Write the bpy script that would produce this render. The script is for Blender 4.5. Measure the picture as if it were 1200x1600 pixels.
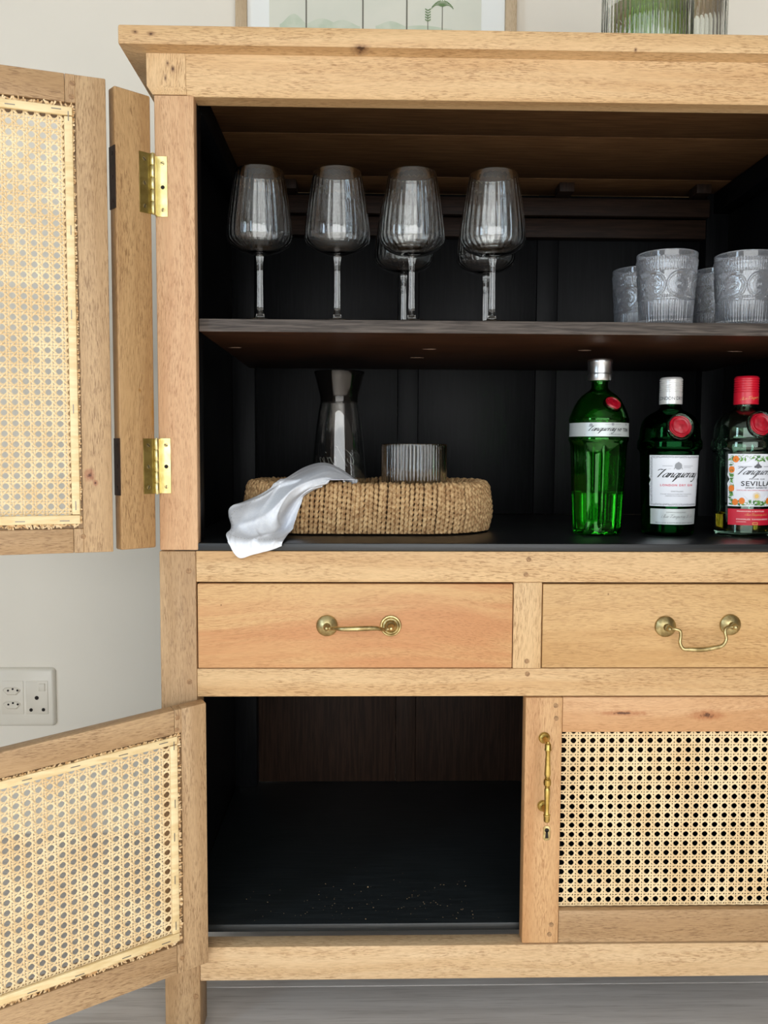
import bpy, bmesh, math, random
from mathutils import Vector, Matrix
rnd = random.Random(7)
PI = math.pi
R = math.radians
for o in list(bpy.data.objects):
    bpy.data.objects.remove(o)
SC = bpy.context.scene
COL = SC.collection

# ------------------------------------------------------------------ camera
cam_d = bpy.data.cameras.new('camera')
cam = bpy.data.objects.new('camera', cam_d)
COL.objects.link(cam)
cam_d.sensor_fit = 'HORIZONTAL'
cam_d.sensor_width = 36.0
cam_d.lens = 36.0 * 1350.0 / 1200.0
cam_d.clip_start = 0.02
rt = Vector((0.9997, -0.0231, 0.0049)).normalized()
bk = Vector((-0.0234, -0.9973, 0.0701)).normalized()
up = bk.cross(rt).normalized()
rt = up.cross(bk)
cam.matrix_world = Matrix(((rt.x, up.x, bk.x, 0), (rt.y, up.y, bk.y, -1.13), (rt.z, up.z, bk.z, 0.80), (0, 0, 0, 1)))
SC.camera = cam

# ------------------------------------------------------------------ world, lights, exposure
W = bpy.data.worlds.new('world')
SC.world = W
W.use_nodes = True
W.node_tree.nodes['Background'].inputs[0].default_value = (0.62, 0.78, 1.0, 1)
W.node_tree.nodes['Background'].inputs[1].default_value = 1.6

def area(name, loc, rot, sx, sy, power, col):
    d = bpy.data.lights.new(name, 'AREA')
    d.shape = 'RECTANGLE'
    d.size = sx
    d.size_y = sy
    d.energy = power
    d.color = col
    o = bpy.data.objects.new(name, d)
    o.location = loc
    o.rotation_euler = rot
    COL.objects.link(o)
    return o
area('front_window_daylight', (0.20, -3.42, 1.25), (R(90), 0, 0), 3.4, 2.2, 120, (1.0, 0.98, 0.93))
area('left_window_daylight', (-2.22, -2.05, 1.3), (R(90), 0, R(-90)), 0.6, 1.8, 42, (0.68, 0.85, 1.0))
sd = bpy.data.lights.new('sun', 'SUN')
sd.energy = 10.0
sd.angle = R(0.6)
sd.color = (1.0, 0.945, 0.85)
so = bpy.data.objects.new('sun', sd)
so.rotation_euler = (R(55.3), 0, R(-8))
COL.objects.link(so)
SC.view_settings.view_transform = 'Standard'
SC.view_settings.look = 'None'
SC.view_settings.gamma = 1.0
SC.view_settings.use_curve_mapping = False
SC.view_settings.exposure = -0.70

# ------------------------------------------------------------------ node helpers / materials
def s2l(c):
    return tuple((v / 255 / 12.92 if v / 255 <= 0.04045 else ((v / 255 + 0.055) / 1.055) ** 2.4) for v in c)

def newmat(name):
    m = bpy.data.materials.new(name)
    m.use_nodes = True
    nt = m.node_tree
    return m, nt, nt.nodes['Principled BSDF']

def mathn(nt, op, a, b=None, c=None, clamp=False):
    n = nt.nodes.new('ShaderNodeMath')
    n.operation = op
    n.use_clamp = clamp
    for i, v in enumerate((a, b, c)):
        if v is None:
            continue
        if isinstance(v, (int, float)):
            n.inputs[i].default_value = v
        else:
            nt.links.new(v, n.inputs[i])
    return n.outputs[0]

def mixc(nt, f, a, b, blend='MIX'):
    n = nt.nodes.new('ShaderNodeMix')
    n.data_type = 'RGBA'
    n.blend_type = blend
    for s, v in ((n.inputs['Factor'], f), (n.inputs['A'], a), (n.inputs['B'], b)):
        if isinstance(v, (int, float)):
            s.default_value = v
        elif isinstance(v, tuple):
            s.default_value = (*v, 1) if len(v) == 3 else v
        else:
            nt.links.new(v, s)
    return n.outputs['Result']

def objcoord(nt, randomize=True):
    tc = nt.nodes.new('ShaderNodeTexCoord')
    if not randomize:
        return tc.outputs['Object']
    oi = nt.nodes.new('ShaderNodeObjectInfo')
    sc = nt.nodes.new('ShaderNodeVectorMath')
    sc.operation = 'MULTIPLY_ADD'
    cmb = nt.nodes.new('ShaderNodeCombineXYZ')
    for i, k in enumerate((7.3, 5.1, 3.7)):
        nt.links.new(mathn(nt, 'MULTIPLY', oi.outputs['Random'], k), cmb.inputs[i])
    ad = nt.nodes.new('ShaderNodeVectorMath')
    ad.operation = 'ADD'
    nt.links.new(tc.outputs['Object'], ad.inputs[0])
    nt.links.new(cmb.outputs[0], ad.inputs[1])
    return ad.outputs[0]

def noise(nt, vec, scale, detail=2.0, rough=0.5, dist=0.0, mapping=None):
    if mapping:
        mp = nt.nodes.new('ShaderNodeMapping')
        mp.inputs['Scale'].default_value = mapping
        nt.links.new(vec, mp.inputs['Vector'])
        vec = mp.outputs[0]
    n = nt.nodes.new('ShaderNodeTexNoise')
    n.inputs['Scale'].default_value = scale
    n.inputs['Detail'].default_value = detail
    n.inputs['Roughness'].default_value = rough
    n.inputs['Distortion'].default_value = dist
    nt.links.new(vec, n.inputs['Vector'])
    return n.outputs['Fac']

def smooth(nt, v, a, b):
    n = nt.nodes.new('ShaderNodeMapRange')
    n.interpolation_type = 'SMOOTHSTEP'
    n.inputs['From Min'].default_value = a
    n.inputs['From Max'].default_value = b
    nt.links.new(v, n.inputs['Value'])
    return n.outputs['Result']

def bump(nt, h, bs, strength, dist):
    b = nt.nodes.new('ShaderNodeBump')
    b.inputs['Strength'].default_value = strength
    b.inputs['Distance'].default_value = dist
    nt.links.new(h, b.inputs['Height'])
    nt.links.new(b.outputs[0], bs.inputs['Normal'])

def wood(name, axis, light, dark, fleck, rough=0.5, fl=0.82, knots=(), knotcol=(96, 52, 26), curl=0.35, grain=1.0):
    """axis: grain direction 0/1/2. knots: (center xyz, half-sizes xyz)"""
    m, nt, bs = newmat(name)
    v = objcoord(nt)
    tc = nt.nodes.new('ShaderNodeTexCoord')
    lo, hi = 92 * grain, 950 * grain
    ms = [hi] * 3
    ms[axis] = lo
    # slow bow of the grain lines
    ms0 = [6.0] * 3
    ms0[axis] = 2.6
    mp0 = nt.nodes.new('ShaderNodeMapping')
    mp0.inputs['Scale'].default_value = ms0
    nt.links.new(v, mp0.inputs['Vector'])
    wob = nt.nodes.new('ShaderNodeTexNoise')
    wob.inputs['Scale'].default_value = 1.0
    wob.inputs['Detail'].default_value = 1.0
    nt.links.new(mp0.outputs[0], wob.inputs['Vector'])
    wsub = nt.nodes.new('ShaderNodeVectorMath')
    wsub.operation = 'SUBTRACT'
    nt.links.new(wob.outputs['Color'], wsub.inputs[0])
    wsub.inputs[1].default_value = (0.5, 0.5, 0.5)
    wsc = nt.nodes.new('ShaderNodeVectorMath')
    wsc.operation = 'MULTIPLY_ADD'
    nt.links.new(wsub.outputs[0], wsc.inputs[0])
    amp = [0.09 * curl] * 3
    amp[axis] = 0.0
    wsc.inputs[1].default_value = amp
    nt.links.new(v, wsc.inputs[2])
    vw = wsc.outputs[0]
    f1 = noise(nt, vw, 1.0, 3.0, 0.6, 0.35, tuple(ms))
    dens = noise(nt, vw, 1.0, 2.0, 0.5, 0.2, tuple(55.0 if i != axis else 9.0 for i in range(3)))
    fleckm = mathn(nt, 'MULTIPLY', smooth(nt, f1, 0.47, 0.66), smooth(nt, dens, 0.25, 0.62))
    ms2 = [26.0 * grain] * 3
    ms2[axis] = 1.1 * grain
    band = noise(nt, vw, 1.0, 3.0, 0.62, 0.2, tuple(ms2))
    bandm = smooth(nt, band, 0.36, 0.66)
    ms3 = [1100.0] * 3
    ms3[axis] = 60.0
    fine = noise(nt, vw, 1.0, 2.0, 0.6, 0.0, tuple(ms3))
    L, Dk, F = s2l(light), s2l(dark), s2l(fleck)
    c = mixc(nt, bandm, L, Dk)
    c = mixc(nt, mathn(nt, 'MULTIPLY', smooth(nt, fine, 0.4, 0.75), 0.35), c, F)
    c = mixc(nt, mathn(nt, 'MULTIPLY', fleckm, fl), c, F)
    for kc, kr, *opt in knots:
        s = nt.nodes.new('ShaderNodeVectorMath')
        s.operation = 'SUBTRACT'
        nt.links.new(tc.outputs['Object'], s.inputs[0])
        s.inputs[1].default_value = kc
        dv = nt.nodes.new('ShaderNodeVectorMath')
        dv.operation = 'DIVIDE'
        nt.links.new(s.outputs[0], dv.inputs[0])
        dv.inputs[1].default_value = kr
        ln = nt.nodes.new('ShaderNodeVectorMath')
        ln.operation = 'LENGTH'
        nt.links.new(dv.outputs[0], ln.inputs[0])
        nz = noise(nt, tc.outputs['Object'], 180.0, 2.0)
        d = mathn(nt, 'ADD', ln.outputs['Value'], mathn(nt, 'MULTIPLY', mathn(nt, 'SUBTRACT', nz, 0.5), 1.1))
        ring = smooth(nt, d, 1.25, 0.25)
        c = mixc(nt, mathn(nt, 'MULTIPLY', ring, 0.62), c, s2l(knotcol))
        if opt:
            continue
        core = smooth(nt, d, 0.42, 0.1)
        c = mixc(nt, mathn(nt, 'MULTIPLY', core, 0.8), c, s2l((60, 32, 20)))
    nt.links.new(c, bs.inputs['Base Color'])
    bs.inputs['Roughness'].default_value = rough
    bs.inputs['Specular IOR Level'].default_value = 0.35
    bump(nt, f1, bs, 0.12, 0.0006)
    return m

HON = dict(light=(218, 184, 138), dark=(202, 162, 114), fleck=(152, 114, 72))
ORA = dict(light=(214, 172, 124), dark=(194, 146, 98), fleck=(162, 114, 72))
PNK = dict(light=(216, 178, 138), dark=(200, 156, 116), fleck=(162, 118, 82))
BRN = dict(light=(196, 164, 124), dark=(176, 142, 102), fleck=(128, 96, 66))
M = {}
for nm, pal in (('honey', HON), ('orange', ORA), ('pink', PNK), ('brown', BRN)):
    for ax, an in ((0, 'x'), (1, 'y'), (2, 'z')):
        M[nm + '_' + an] = wood('%s_wood_%s' % (nm, an), ax, **pal)
M['leaf_z'] = wood('folding_leaf_wood', 2, (190, 154, 108), (168, 130, 86), (122, 88, 54), knots=[((-0.001, 0, 0.850), (0.0042, 0.03, 0.038), 0), ((-0.020, 0, 0.875), (0.002, 0.03, 0.003))], knotcol=(150, 100, 20))
M['pale_x'] = wood('pale_rail_wood', 0, (230, 202, 162), (216, 182, 138), (164, 126, 88))
M['drawer_a'] = wood('orange_drawer_wood', 0, (212, 172, 120), (198, 142, 96), (162, 112, 70), curl=0.8, fl=0.55, knots=[((-0.177, -0.2, 0.028), (0.0011, 0.3, 0.0015))])
M['drawer_b'] = wood('tan_drawer_wood', 0, (210, 172, 120), (192, 150, 98), (152, 112, 68), curl=0.8, fl=0.65, knots=[((-0.122, -0.2, 0.043), (0.0014, 0.3, 0.0014))])

def stain(name, axis, col, col2, rough=0.42, spec=0.4):
    m, nt, bs = newmat(name)
    v = objcoord(nt)
    ms = [260.0] * 3
    ms[axis] = 14.0
    f = noise(nt, v, 1.0, 3.0, 0.6, 0.4, tuple(ms))
    big = noise(nt, v, 5.0, 2.0)
    c = mixc(nt, smooth(nt, f, 0.35, 0.7), s2l(col), s2l(col2))
    nt.links.new(c, bs.inputs['Base Color'])
    bs.inputs['Specular IOR Level'].default_value = spec
    r = nt.nodes.new('ShaderNodeMapRange')
    nt.links.new(big, r.inputs['Value'])
    r.inputs['To Min'].default_value = rough - 0.08
    r.inputs['To Max'].default_value = rough + 0.12
    nt.links.new(r.outputs[0], bs.inputs['Roughness'])
    bump(nt, f, bs, 0.25, 0.0008)
    return m
for ax, an in ((0, 'x'), (1, 'y'), (2, 'z')):
    M['black_' + an] = stain('black_stain_' + an, ax, (8, 9, 11), (17, 18, 20), 0.46, 0.16)
    M['umber_' + an] = stain('umber_stain_' + an, ax, (34, 22, 15), (50, 34, 24), 0.55, 0.2)
M['umber_ceil'] = stain('umber_ceiling_stain', 0, (96, 66, 40), (124, 90, 58), 0.6, 0.2)
M['black_floor'] = stain('black_floor_stain', 0, (12, 14, 16), (24, 27, 29), 0.34, 0.55)
M['black_low'] = stain('black_floor_painted_sheen', 0, (24, 29, 31), (36, 41, 43), 0.4, 0.5)  # lighter base colour stands in for sheen the lower floor does not reflect
M['shelf_edge'] = stain('worn_black_stain', 0, (58, 52, 48), (96, 88, 82), 0.6, 0.3)
M['shelf_under'] = stain('mahogany_stain', 0, (46, 28, 17), (74, 46, 29), 0.45, 0.25)

def plain(name, col, rough=0.5, metal=0.0, spec=0.5, coat=0.0):
    m, nt, bs = newmat(name)
    bs.inputs['Base Color'].default_value = (*s2l(col), 1)
    bs.inputs['Roughness'].default_value = rough
    bs.inputs['Metallic'].default_value = metal
    bs.inputs['Specular IOR Level'].default_value = spec
    bs.inputs['Coat Weight'].default_value = coat
    return m

def mottled(name, c1, c2, scale, rough=0.5, metal=0.0, spec=0.5, bmp=0.0, mapping=None, r2=None):
    m, nt, bs = newmat(name)
    v = objcoord(nt)
    f = noise(nt, v, scale, 3.0, 0.55, 0.2, mapping)
    nt.links.new(mixc(nt, smooth(nt, f, 0.32, 0.68), s2l(c1), s2l(c2)), bs.inputs['Base Color'])
    bs.inputs['Roughness'].default_value = rough
    if r2 is not None:
        r = nt.nodes.new('ShaderNodeMapRange')
        nt.links.new(f, r.inputs['Value'])
        r.inputs['To Min'].default_value = rough
        r.inputs['To Max'].default_value = r2
        nt.links.new(r.outputs[0], bs.inputs['Roughness'])
    bs.inputs['Metallic'].default_value = metal
    bs.inputs['Specular IOR Level'].default_value = spec
    if bmp:
        bump(nt, f, bs, bmp, 0.001)
    return m

M['cane'] = mottled('cane', (240, 218, 174), (228, 198, 150), 22, 0.5, bmp=0.05)
M['batten'] = mottled('split_rattan', (242, 220, 172), (226, 198, 144), 30, 0.45, mapping=(1, 1, 6))
M['cane_end'] = mottled('frayed_cane', (238, 212, 166), (190, 146, 92), 140, 0.6)
M['brass'] = mottled('polished_brass', (222, 212, 160), (206, 190, 128), 55, 0.25, 1.0, r2=0.42)
M['dull_brass'] = mottled('dull_brass', (172, 152, 90), (140, 120, 66), 55, 0.35, 1.0, r2=0.5)
M['old_brass'] = mottled('antique_brass', (204, 188, 138), (150, 132, 90), 90, 0.26, 1.0, r2=0.5)
M['gold_brass'] = mottled('lacquered_brass', (206, 178, 104), (176, 146, 76), 60, 0.3, 1.0, r2=0.42)
M['rust'] = mottled('dark_hinge_steel', (54, 32, 20), (36, 22, 14), 80, 0.55, 0.2)
M['steel'] = plain('staple_steel', (120, 116, 110), 0.4, 0.8)
M['hole'] = plain('screw_hole_shadow', (28, 20, 14), 0.8)
M['peg'] = mottled('dowel_end', (172, 134, 92), (136, 102, 68), 300, 0.6)
M['wall'] = mottled('painted_wall', (236, 230, 217), (232, 226, 213), 3.0, 0.85, 0, 0.2)
M['ceil'] = plain('ceiling_paint', (186, 184, 180), 0.9)
M['wall2'] = mottled('taupe_wall_paint', (112, 104, 95), (106, 99, 91), 3.0, 0.9, 0, 0.2)
M['plate'] = plain('socket_plastic', (226, 220, 206), 0.25, spec=0.5)
M['plate2'] = plain('socket_module_plastic', (222, 215, 200), 0.35)
M['linen'] = mottled('white_linen', (240, 244, 250), (232, 237, 245), 260, 0.85, spec=0.15, bmp=0.15)
M['rope_a'] = mottled('seagrass_rope', (206, 172, 124), (158, 120, 78), 160, 0.75, bmp=0.2)
M['thread'] = plain('hem_thread', (176, 176, 170), 0.8)
M['silver'] = mottled('brushed_silver_cap', (214, 214, 214), (190, 190, 190), 30, 0.3, 1.0)
M['white_cap'] = plain('pearl_white_cap', (226, 226, 224), 0.32, 0.35)
M['red_cap'] = plain('red_foil_cap', (206, 22, 46), 0.35, 0.0, 0.6)
M['seal'] = mottled('red_wax_seal', (172, 10, 36), (144, 6, 28), 120, 0.3)
M['label_w'] = plain('label_white', (226, 230, 238), 0.5)
M['label_s'] = plain('label_silver', (196, 204, 204), 0.38, 0.25)
M['label_r'] = plain('label_red', (205, 26, 52), 0.45)
M['ink'] = plain('ink_black', (28, 28, 34), 0.6)
M['ink_g'] = plain('ink_grey', (146, 150, 156), 0.6)
M['ink_d'] = plain('ink_dark_grey', (92, 94, 100), 0.6)
M['ink_r'] = plain('ink_red', (214, 60, 92), 0.6)
M['ink_gold'] = plain('ink_gold', (236, 196, 110), 0.45)
M['ink_w'] = plain('ink_pale', (246, 222, 220), 0.6)
M['fruit'] = plain('print_orange', (232, 126, 40), 0.6)
M['leaf'] = plain('print_green', (104, 156, 74), 0.6)
M['leaf2'] = plain('print_dark_green', (58, 112, 58), 0.6)
M['oak'] = wood('pale_frame_wood', 2, (206, 184, 152), (188, 164, 130), (160, 134, 100), fl=0.5)
M['mat_board'] = plain('mat_board', (240, 243, 240), 0.8)
M['print'] = mottled('print_paper', (226, 226, 212), (220, 222, 208), 9.0, 0.8)
M['hill'] = mottled('print_mist_green', (196, 208, 186), (212, 218, 200), 30.0, 0.8)
M['trunk'] = plain('print_trunk_grey', (112, 110, 98), 0.8)
M['palm'] = plain('print_palm_green', (112, 140, 94), 0.8)
M['stem'] = mottled('fresh_stem', (176, 220, 60), (136, 190, 44), 50, 0.4)
M['crumb'] = plain('sawdust', (196, 164, 122), 0.9)
M['etch'] = plain('etched_frost', (210, 212, 206), 0.9)
M['wine_disc'] = plain('tan_wax', (170, 146, 122), 0.6)

def glass(name, col=(1, 1, 1), rough=0.0, ior=1.5):
    m = bpy.data.materials.new(name)
    m.use_nodes = True
    nt = m.node_tree
    for n in list(nt.nodes):
        nt.nodes.remove(n)
    out = nt.nodes.new('ShaderNodeOutputMaterial')
    g = nt.nodes.new('ShaderNodeBsdfGlass')
    g.inputs['Color'].default_value = (*col, 1)
    g.inputs['Roughness'].default_value = rough
    g.inputs['IOR'].default_value = ior
    nt.links.new(g.outputs[0], out.inputs['Surface'])
    return m
M['glass'] = glass('clear_glass', (0.99, 0.993, 0.99), 0, 1.6)
def pressed_glass():
    m = glass('pressed_glass', (0.99, 0.995, 1.0), 0.02, 1.6)
    nt = m.node_tree
    out = [n for n in nt.nodes if n.type == 'OUTPUT_MATERIAL'][0]
    g = [n for n in nt.nodes if n.type == 'BSDF_GLASS'][0]
    d = nt.nodes.new('ShaderNodeBsdfDiffuse')
    d.inputs['Color'].default_value = (0.84, 0.90, 1.0, 1)  # bluish white mixed in to imitate milky light filling the glass
    mx = nt.nodes.new('ShaderNodeMixShader')
    mx.inputs[0].default_value = 0.07
    nt.links.new(g.outputs[0], mx.inputs[1])
    nt.links.new(d.outputs[0], mx.inputs[2])
    nt.links.new(mx.outputs[0], out.inputs['Surface'])
    return m
M['pressed'] = pressed_glass()
M['smoke'] = glass('smoked_glass', (0.72, 0.70, 0.68))
M['green_glass'] = glass('green_bottle_glass', (0.42, 0.86, 0.40))
M['dkgreen_glass'] = glass('dark_green_bottle_glass', (0.06, 0.42, 0.14))
M['pale_glass'] = glass('pale_green_tinted_glass', (0.86, 0.96, 0.90))
M['water'] = glass('water', (0.97, 0.99, 0.96), 0, 1.33)
M['gin'] = glass('clear_spirit', (0.9, 0.98, 0.9), 0, 1.36)
M['gold_gin'] = glass('golden_spirit', (0.96, 0.80, 0.42), 0, 1.36)

def floor_mat():
    m, nt, bs = newmat('grey_oak_plank')
    v = objcoord(nt)
    a = noise(nt, v, 1.0, 3.0, 0.6, 0.7, (2.4, 40, 40))
    b = noise(nt, v, 1.0, 3.0, 0.6, 0.1, (14, 340, 340))
    c = mixc(nt, smooth(nt, a, 0.3, 0.7), s2l((228, 222, 217)), s2l((206, 199, 193)))
    c = mixc(nt, mathn(nt, 'MULTIPLY', smooth(nt, b, 0.5, 0.75), 0.5), c, s2l((172, 163, 155)))
    nt.links.new(c, bs.inputs['Base Color'])
    bs.inputs['Roughness'].default_value = 0.5
    bs.inputs['Specular IOR Level'].default_value = 0.35
    bump(nt, b, bs, 0.1, 0.0006)
    return m
M['floor'] = floor_mat()

# ------------------------------------------------------------------ mesh helpers
WPOS = {}

def bm_box(bm, x0, x1, y0, y1, z0, z1, bev=0.0, seg=2, mi=0):
    t = bmesh.new()
    bmesh.ops.create_cube(t, size=1.0)
    for v in t.verts:
        v.co = Vector(((x0 + x1) / 2 + v.co.x * (x1 - x0), (y0 + y1) / 2 + v.co.y * (y1 - y0), (z0 + z1) / 2 + v.co.z * (z1 - z0)))
    if bev > 0:
        bmesh.ops.bevel(t, geom=list(t.edges), offset=bev, segments=seg, affect='EDGES', profile=0.5)
    merge(bm, t, mi)

def merge(bm, t, mi=0, mat=None):
    if mat is not None:
        bmesh.ops.transform(t, matrix=mat, verts=list(t.verts))
    idx = {}
    for v in t.verts:
        idx[v] = bm.verts.new(v.co)
    for f in t.faces:
        try:
            nf = bm.faces.new([idx[v] for v in f.verts])
            nf.material_index = mi
            nf.smooth = f.smooth
        except ValueError:
            pass
    t.free()

def box(x0, x1, y0, y1, z0, z1, bev=0.0012, seg=2):
    bm = bmesh.new()
    bm_box(bm, x0, x1, y0, y1, z0, z1, bev, seg)
    return bm

def bm_lathe(bm, prof, seg=48, fn=None, c=(0, 0, 0), mi=0, mat=None):
    rings = []
    c = Vector(c)
    def place(p):
        return (mat @ p if mat is not None else p) + c
    for i, (r, z) in enumerate(prof):
        if r < 1e-6:
            rings.append([bm.verts.new(place(Vector((0, 0, z))))])
        else:
            ring = []
            for k in range(seg):
                a = 2 * PI * k / seg
                rr = fn(a, r, z, i) if fn else r
                ring.append(bm.verts.new(place(Vector((rr * math.sin(a), -rr * math.cos(a), z)))))
            rings.append(ring)
    for i in range(len(rings) - 1):
        A, B = rings[i], rings[i + 1]
        if len(A) == 1 and len(B) == 1:
            continue
        for k in range(seg):
            k2 = (k + 1) % seg
            if len(A) == 1:
                vs = [A[0], B[k2], B[k]]
            elif len(B) == 1:
                vs = [A[k], A[k2], B[0]]
            else:
                vs = [A[k], A[k2], B[k2], B[k]]
            f = bm.faces.new(vs)
            f.smooth = True
            f.material_index = mi

def lathe(prof, seg=48, fn=None, c=(0, 0, 0), mat=None):
    bm = bmesh.new()
    bm_lathe(bm, prof, seg, fn, c, 0, mat)
    return bm

def bm_tube(bm, pts, rad, seg=8, mi=0, cap=True, rfn=None):
    pts = [Vector(p) for p in pts]
    n = len(pts)
    prev = None
    rings = []
    for i, p in enumerate(pts):
        t = (pts[min(i + 1, n - 1)] - pts[max(i - 1, 0)])
        if t.length < 1e-9:
            t = Vector((0, 0, 1))
        t.normalize()
        if prev is None:
            a = Vector((0, 0, 1)) if abs(t.z) < 0.9 else Vector((1, 0, 0))
            nrm = (a - t * a.dot(t)).normalized()
        else:
            nrm = (prev - t * prev.dot(t)).normalized()
        prev = nrm
        b = t.cross(nrm)
        r = rad[i] if isinstance(rad, (list, tuple)) else rad
        ring = []
        for k in range(seg):
            a = 2 * PI * k / seg
            rr = rfn(a, i, r) if rfn else r
            ring.append(bm.verts.new(p + nrm * (rr * math.cos(a)) + b * (rr * math.sin(a))))
        rings.append(ring)
    for A, B in zip(rings, rings[1:]):
        for k in range(seg):
            f = bm.faces.new([A[k], A[(k + 1) % seg], B[(k + 1) % seg], B[k]])
            f.smooth = True
            f.material_index = mi
    if cap:
        f = bm.faces.new(list(reversed(rings[0])))
        f.material_index = mi
        f = bm.faces.new(rings[-1])
        f.material_index = mi

def catmull(P, n=6, closed=False):
    P = [Vector(p) for p in P]
    out = []
    N = len(P)
    for i in range(N - 1):
        p0, p1, p2, p3 = P[max(i - 1, 0)], P[i], P[i + 1], P[min(i + 2, N - 1)]
        for k in range(n):
            t = k / n
            out.append(0.5 * ((2 * p1) + (p2 - p0) * t + (2 * p0 - 5 * p1 + 4 * p2 - p3) * t * t + (3 * p1 - p0 - 3 * p2 + p3) * t ** 3))
    out.append(P[-1])
    return out

def part(name, bm, mats, parent=None, local=False, origin=None, sharp=40, fix=True):
    """mesh built in world coordinates (local=False) or already in the parent's frame (local=True)"""
    if fix:
        bmesh.ops.recalc_face_normals(bm, faces=list(bm.faces))
    me = bpy.data.meshes.new(name)
    if origin is None and not local:
        xs = [v.co for v in bm.verts]
        lo = Vector((min(v.x for v in xs), min(v.y for v in xs), min(v.z for v in xs)))
        hi = Vector((max(v.x for v in xs), max(v.y for v in xs), max(v.z for v in xs)))
        origin = (lo + hi) / 2
    if local:
        origin = Vector((0, 0, 0))
    origin = Vector(origin)
    if origin.length > 0:
        bmesh.ops.translate(bm, vec=-origin, verts=list(bm.verts))
    bm.to_mesh(me)
    bm.free()
    if not isinstance(mats, (list, tuple)):
        mats = [mats]
    for m in mats:
        me.materials.append(m)
    if sharp:
        for p in me.polygons:
            p.use_smooth = True
        me.set_sharp_from_angle(angle=R(sharp))
    o = bpy.data.objects.new(name, me)
    COL.objects.link(o)
    if parent is not None:
        o.parent = parent
        if not local:
            o.location = origin - WPOS.get(parent.name, Vector((0, 0, 0)))
            WPOS[o.name] = origin
    else:
        o.location = origin
        WPOS[o.name] = origin
    return o

def thing(name, label, cat, loc, group=None):
    o = bpy.data.objects.new(name, None)
    o.empty_display_size = 0.05
    COL.objects.link(o)
    o.location = loc
    WPOS[o.name] = Vector(loc)
    return tag(o, label, cat, group)

def tag(o, label, cat, group=None):
    o['label'] = label
    o['category'] = cat
    if group:
        o['group'] = group
    return o

def struct(o):
    o['kind'] = 'structure'
    return o

def stuff(o):
    o['kind'] = 'stuff'
    return o

def copy_tree(o, parent=None):
    c = o.copy()
    COL.objects.link(c)
    if parent is not None:
        c.parent = parent
    for ch in list(o.children):
        copy_tree(ch, c)
    return c

# flat strokes and text -------------------------------------------------------
GLY = {
 'T': (1.35, [[(-.5, 1.5), (-.2, 1.86), (.4, 1.76), (1.2, 1.84), (2.0, 2.02)], [(.95, 1.85), (.62, 1.0), (.36, .0)], [(1.03, 1.85), (.70, 1.0), (.44, .0)], [(-.4, 1.62), (-.1, 1.82), (.4, 1.70), (1.2, 1.76), (1.9, 1.92)]]),
 'A': (2.0, [[(1.6, 2.3), (.7, 2.0), (.05, 1.2), (.0, .5), (.35, .15), (.75, .45), (.7, .85)], [(1.6, 2.3), (1.3, 1.1), (1.05, -.1)]]),
 'a': (1.15, [[(.95, .8), (.6, 1.0), (.2, .65), (.12, .2), (.4, 0), (.8, .4), (.98, .95)], [(.98, .95), (.9, .3), (1.02, 0), (1.3, .4)]]),
 'n': (1.1, [[(.12, 1.0), (.08, .0)], [(.1, .15), (.4, .85), (.68, 1.0), (.8, .75), (.74, .2), (.88, 0), (1.2, .4)]]),
 'q': (1.15, [[(.95, .8), (.6, 1.0), (.2, .65), (.12, .2), (.4, 0), (.8, .4), (.98, .95)], [(.98, .95), (.85, 0), (.72, -1.0)], [(.72, -1.0), (1.05, -.2), (1.3, .4)]]),
 'u': (1.1, [[(.02, .7), (.2, 1.0), (.14, .3), (.35, 0), (.65, .25), (.85, .9)], [(.86, 1.0), (.78, .3), (.92, 0), (1.2, .4)]]),
 'v': (1.0, [[(.02, .8), (.2, 1.0), (.3, .3), (.45, .0), (.75, .5), (.8, 1.0), (1.05, .85)]]),
 'i': (.6, [[(.2, 1.0), (.15, .3), (.3, 0), (.6, .4)], [(.25, 1.5), (.27, 1.62)]]),
 'e': (.95, [[(.15, .4), (.6, .58), (.74, .85), (.5, 1.0), (.2, .7), (.14, .25), (.4, 0), (.75, .15), (1.05, .45)]]),
 'r': (.72, [[(.05, .7), (.24, 1.0), (.14, .0)], [(.16, .45), (.38, .92), (.62, 1.02)], [(.60, 1.02), (.66, .90)]]),
 'y': (1.1, [[(.02, .7), (.2, 1.0), (.14, .3), (.35, 0), (.65, .25), (.85, .9)], [(.88, 1.0), (.75, -.4), (.4, -1.0), (.1, -.75)]]),
 'C': (1.3, [[(1.25, 1.7), (.9, 2.0), (.35, 1.5), (.1, .7), (.35, 0), (.9, .1), (1.3, .5)]]),
 'h': (1.1, [[(.0, .4), (.5, 1.6), (.4, 2.0), (.25, 1.5), (.1, .0)], [(.1, .15), (.4, .85), (.66, 1.0), (.76, .6), (.72, .2), (.88, 0), (1.15, .4)]]),
 's': (.8, [[(.0, .3), (.45, 1.05), (.6, .5), (.45, 0), (.1, .1)], [(.45, 0), (.85, .4)]]),
 '&': (1.4, [[(1.2, .5), (.7, .0), (.2, .3), (.9, 1.4), (.6, 1.8), (.4, 1.3), (1.2, .0)]]),
 'o': (1.0, [[(.7, .9), (.35, .9), (.12, .4), (.4, 0), (.75, .4), (.6, .95), (1.05, .8)]]),
 ' ': (.7, []),
}

def script_quads(text, size, shear=0.55, nib=(0.13, 0.07), spacing=1.0):
    quads = []
    x = 0.0
    for ch in text:
        adv, strokes = GLY[ch]
        for s in strokes:
            pts = catmull([(p[0], p[1], 0) for p in s], 5)
            for a, b in zip(pts, pts[1:]):
                q = []
                for p, sg in ((a, -1), (a, 1), (b, 1), (b, -1)):
                    px, py = x + p.x + sg * nib[0] / 2, p.y + sg * nib[1] / 2
                    q.append(((px + py * shear) * size, py * size))
                quads.append(q)
        x += adv * spacing
    return quads, x * size

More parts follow.
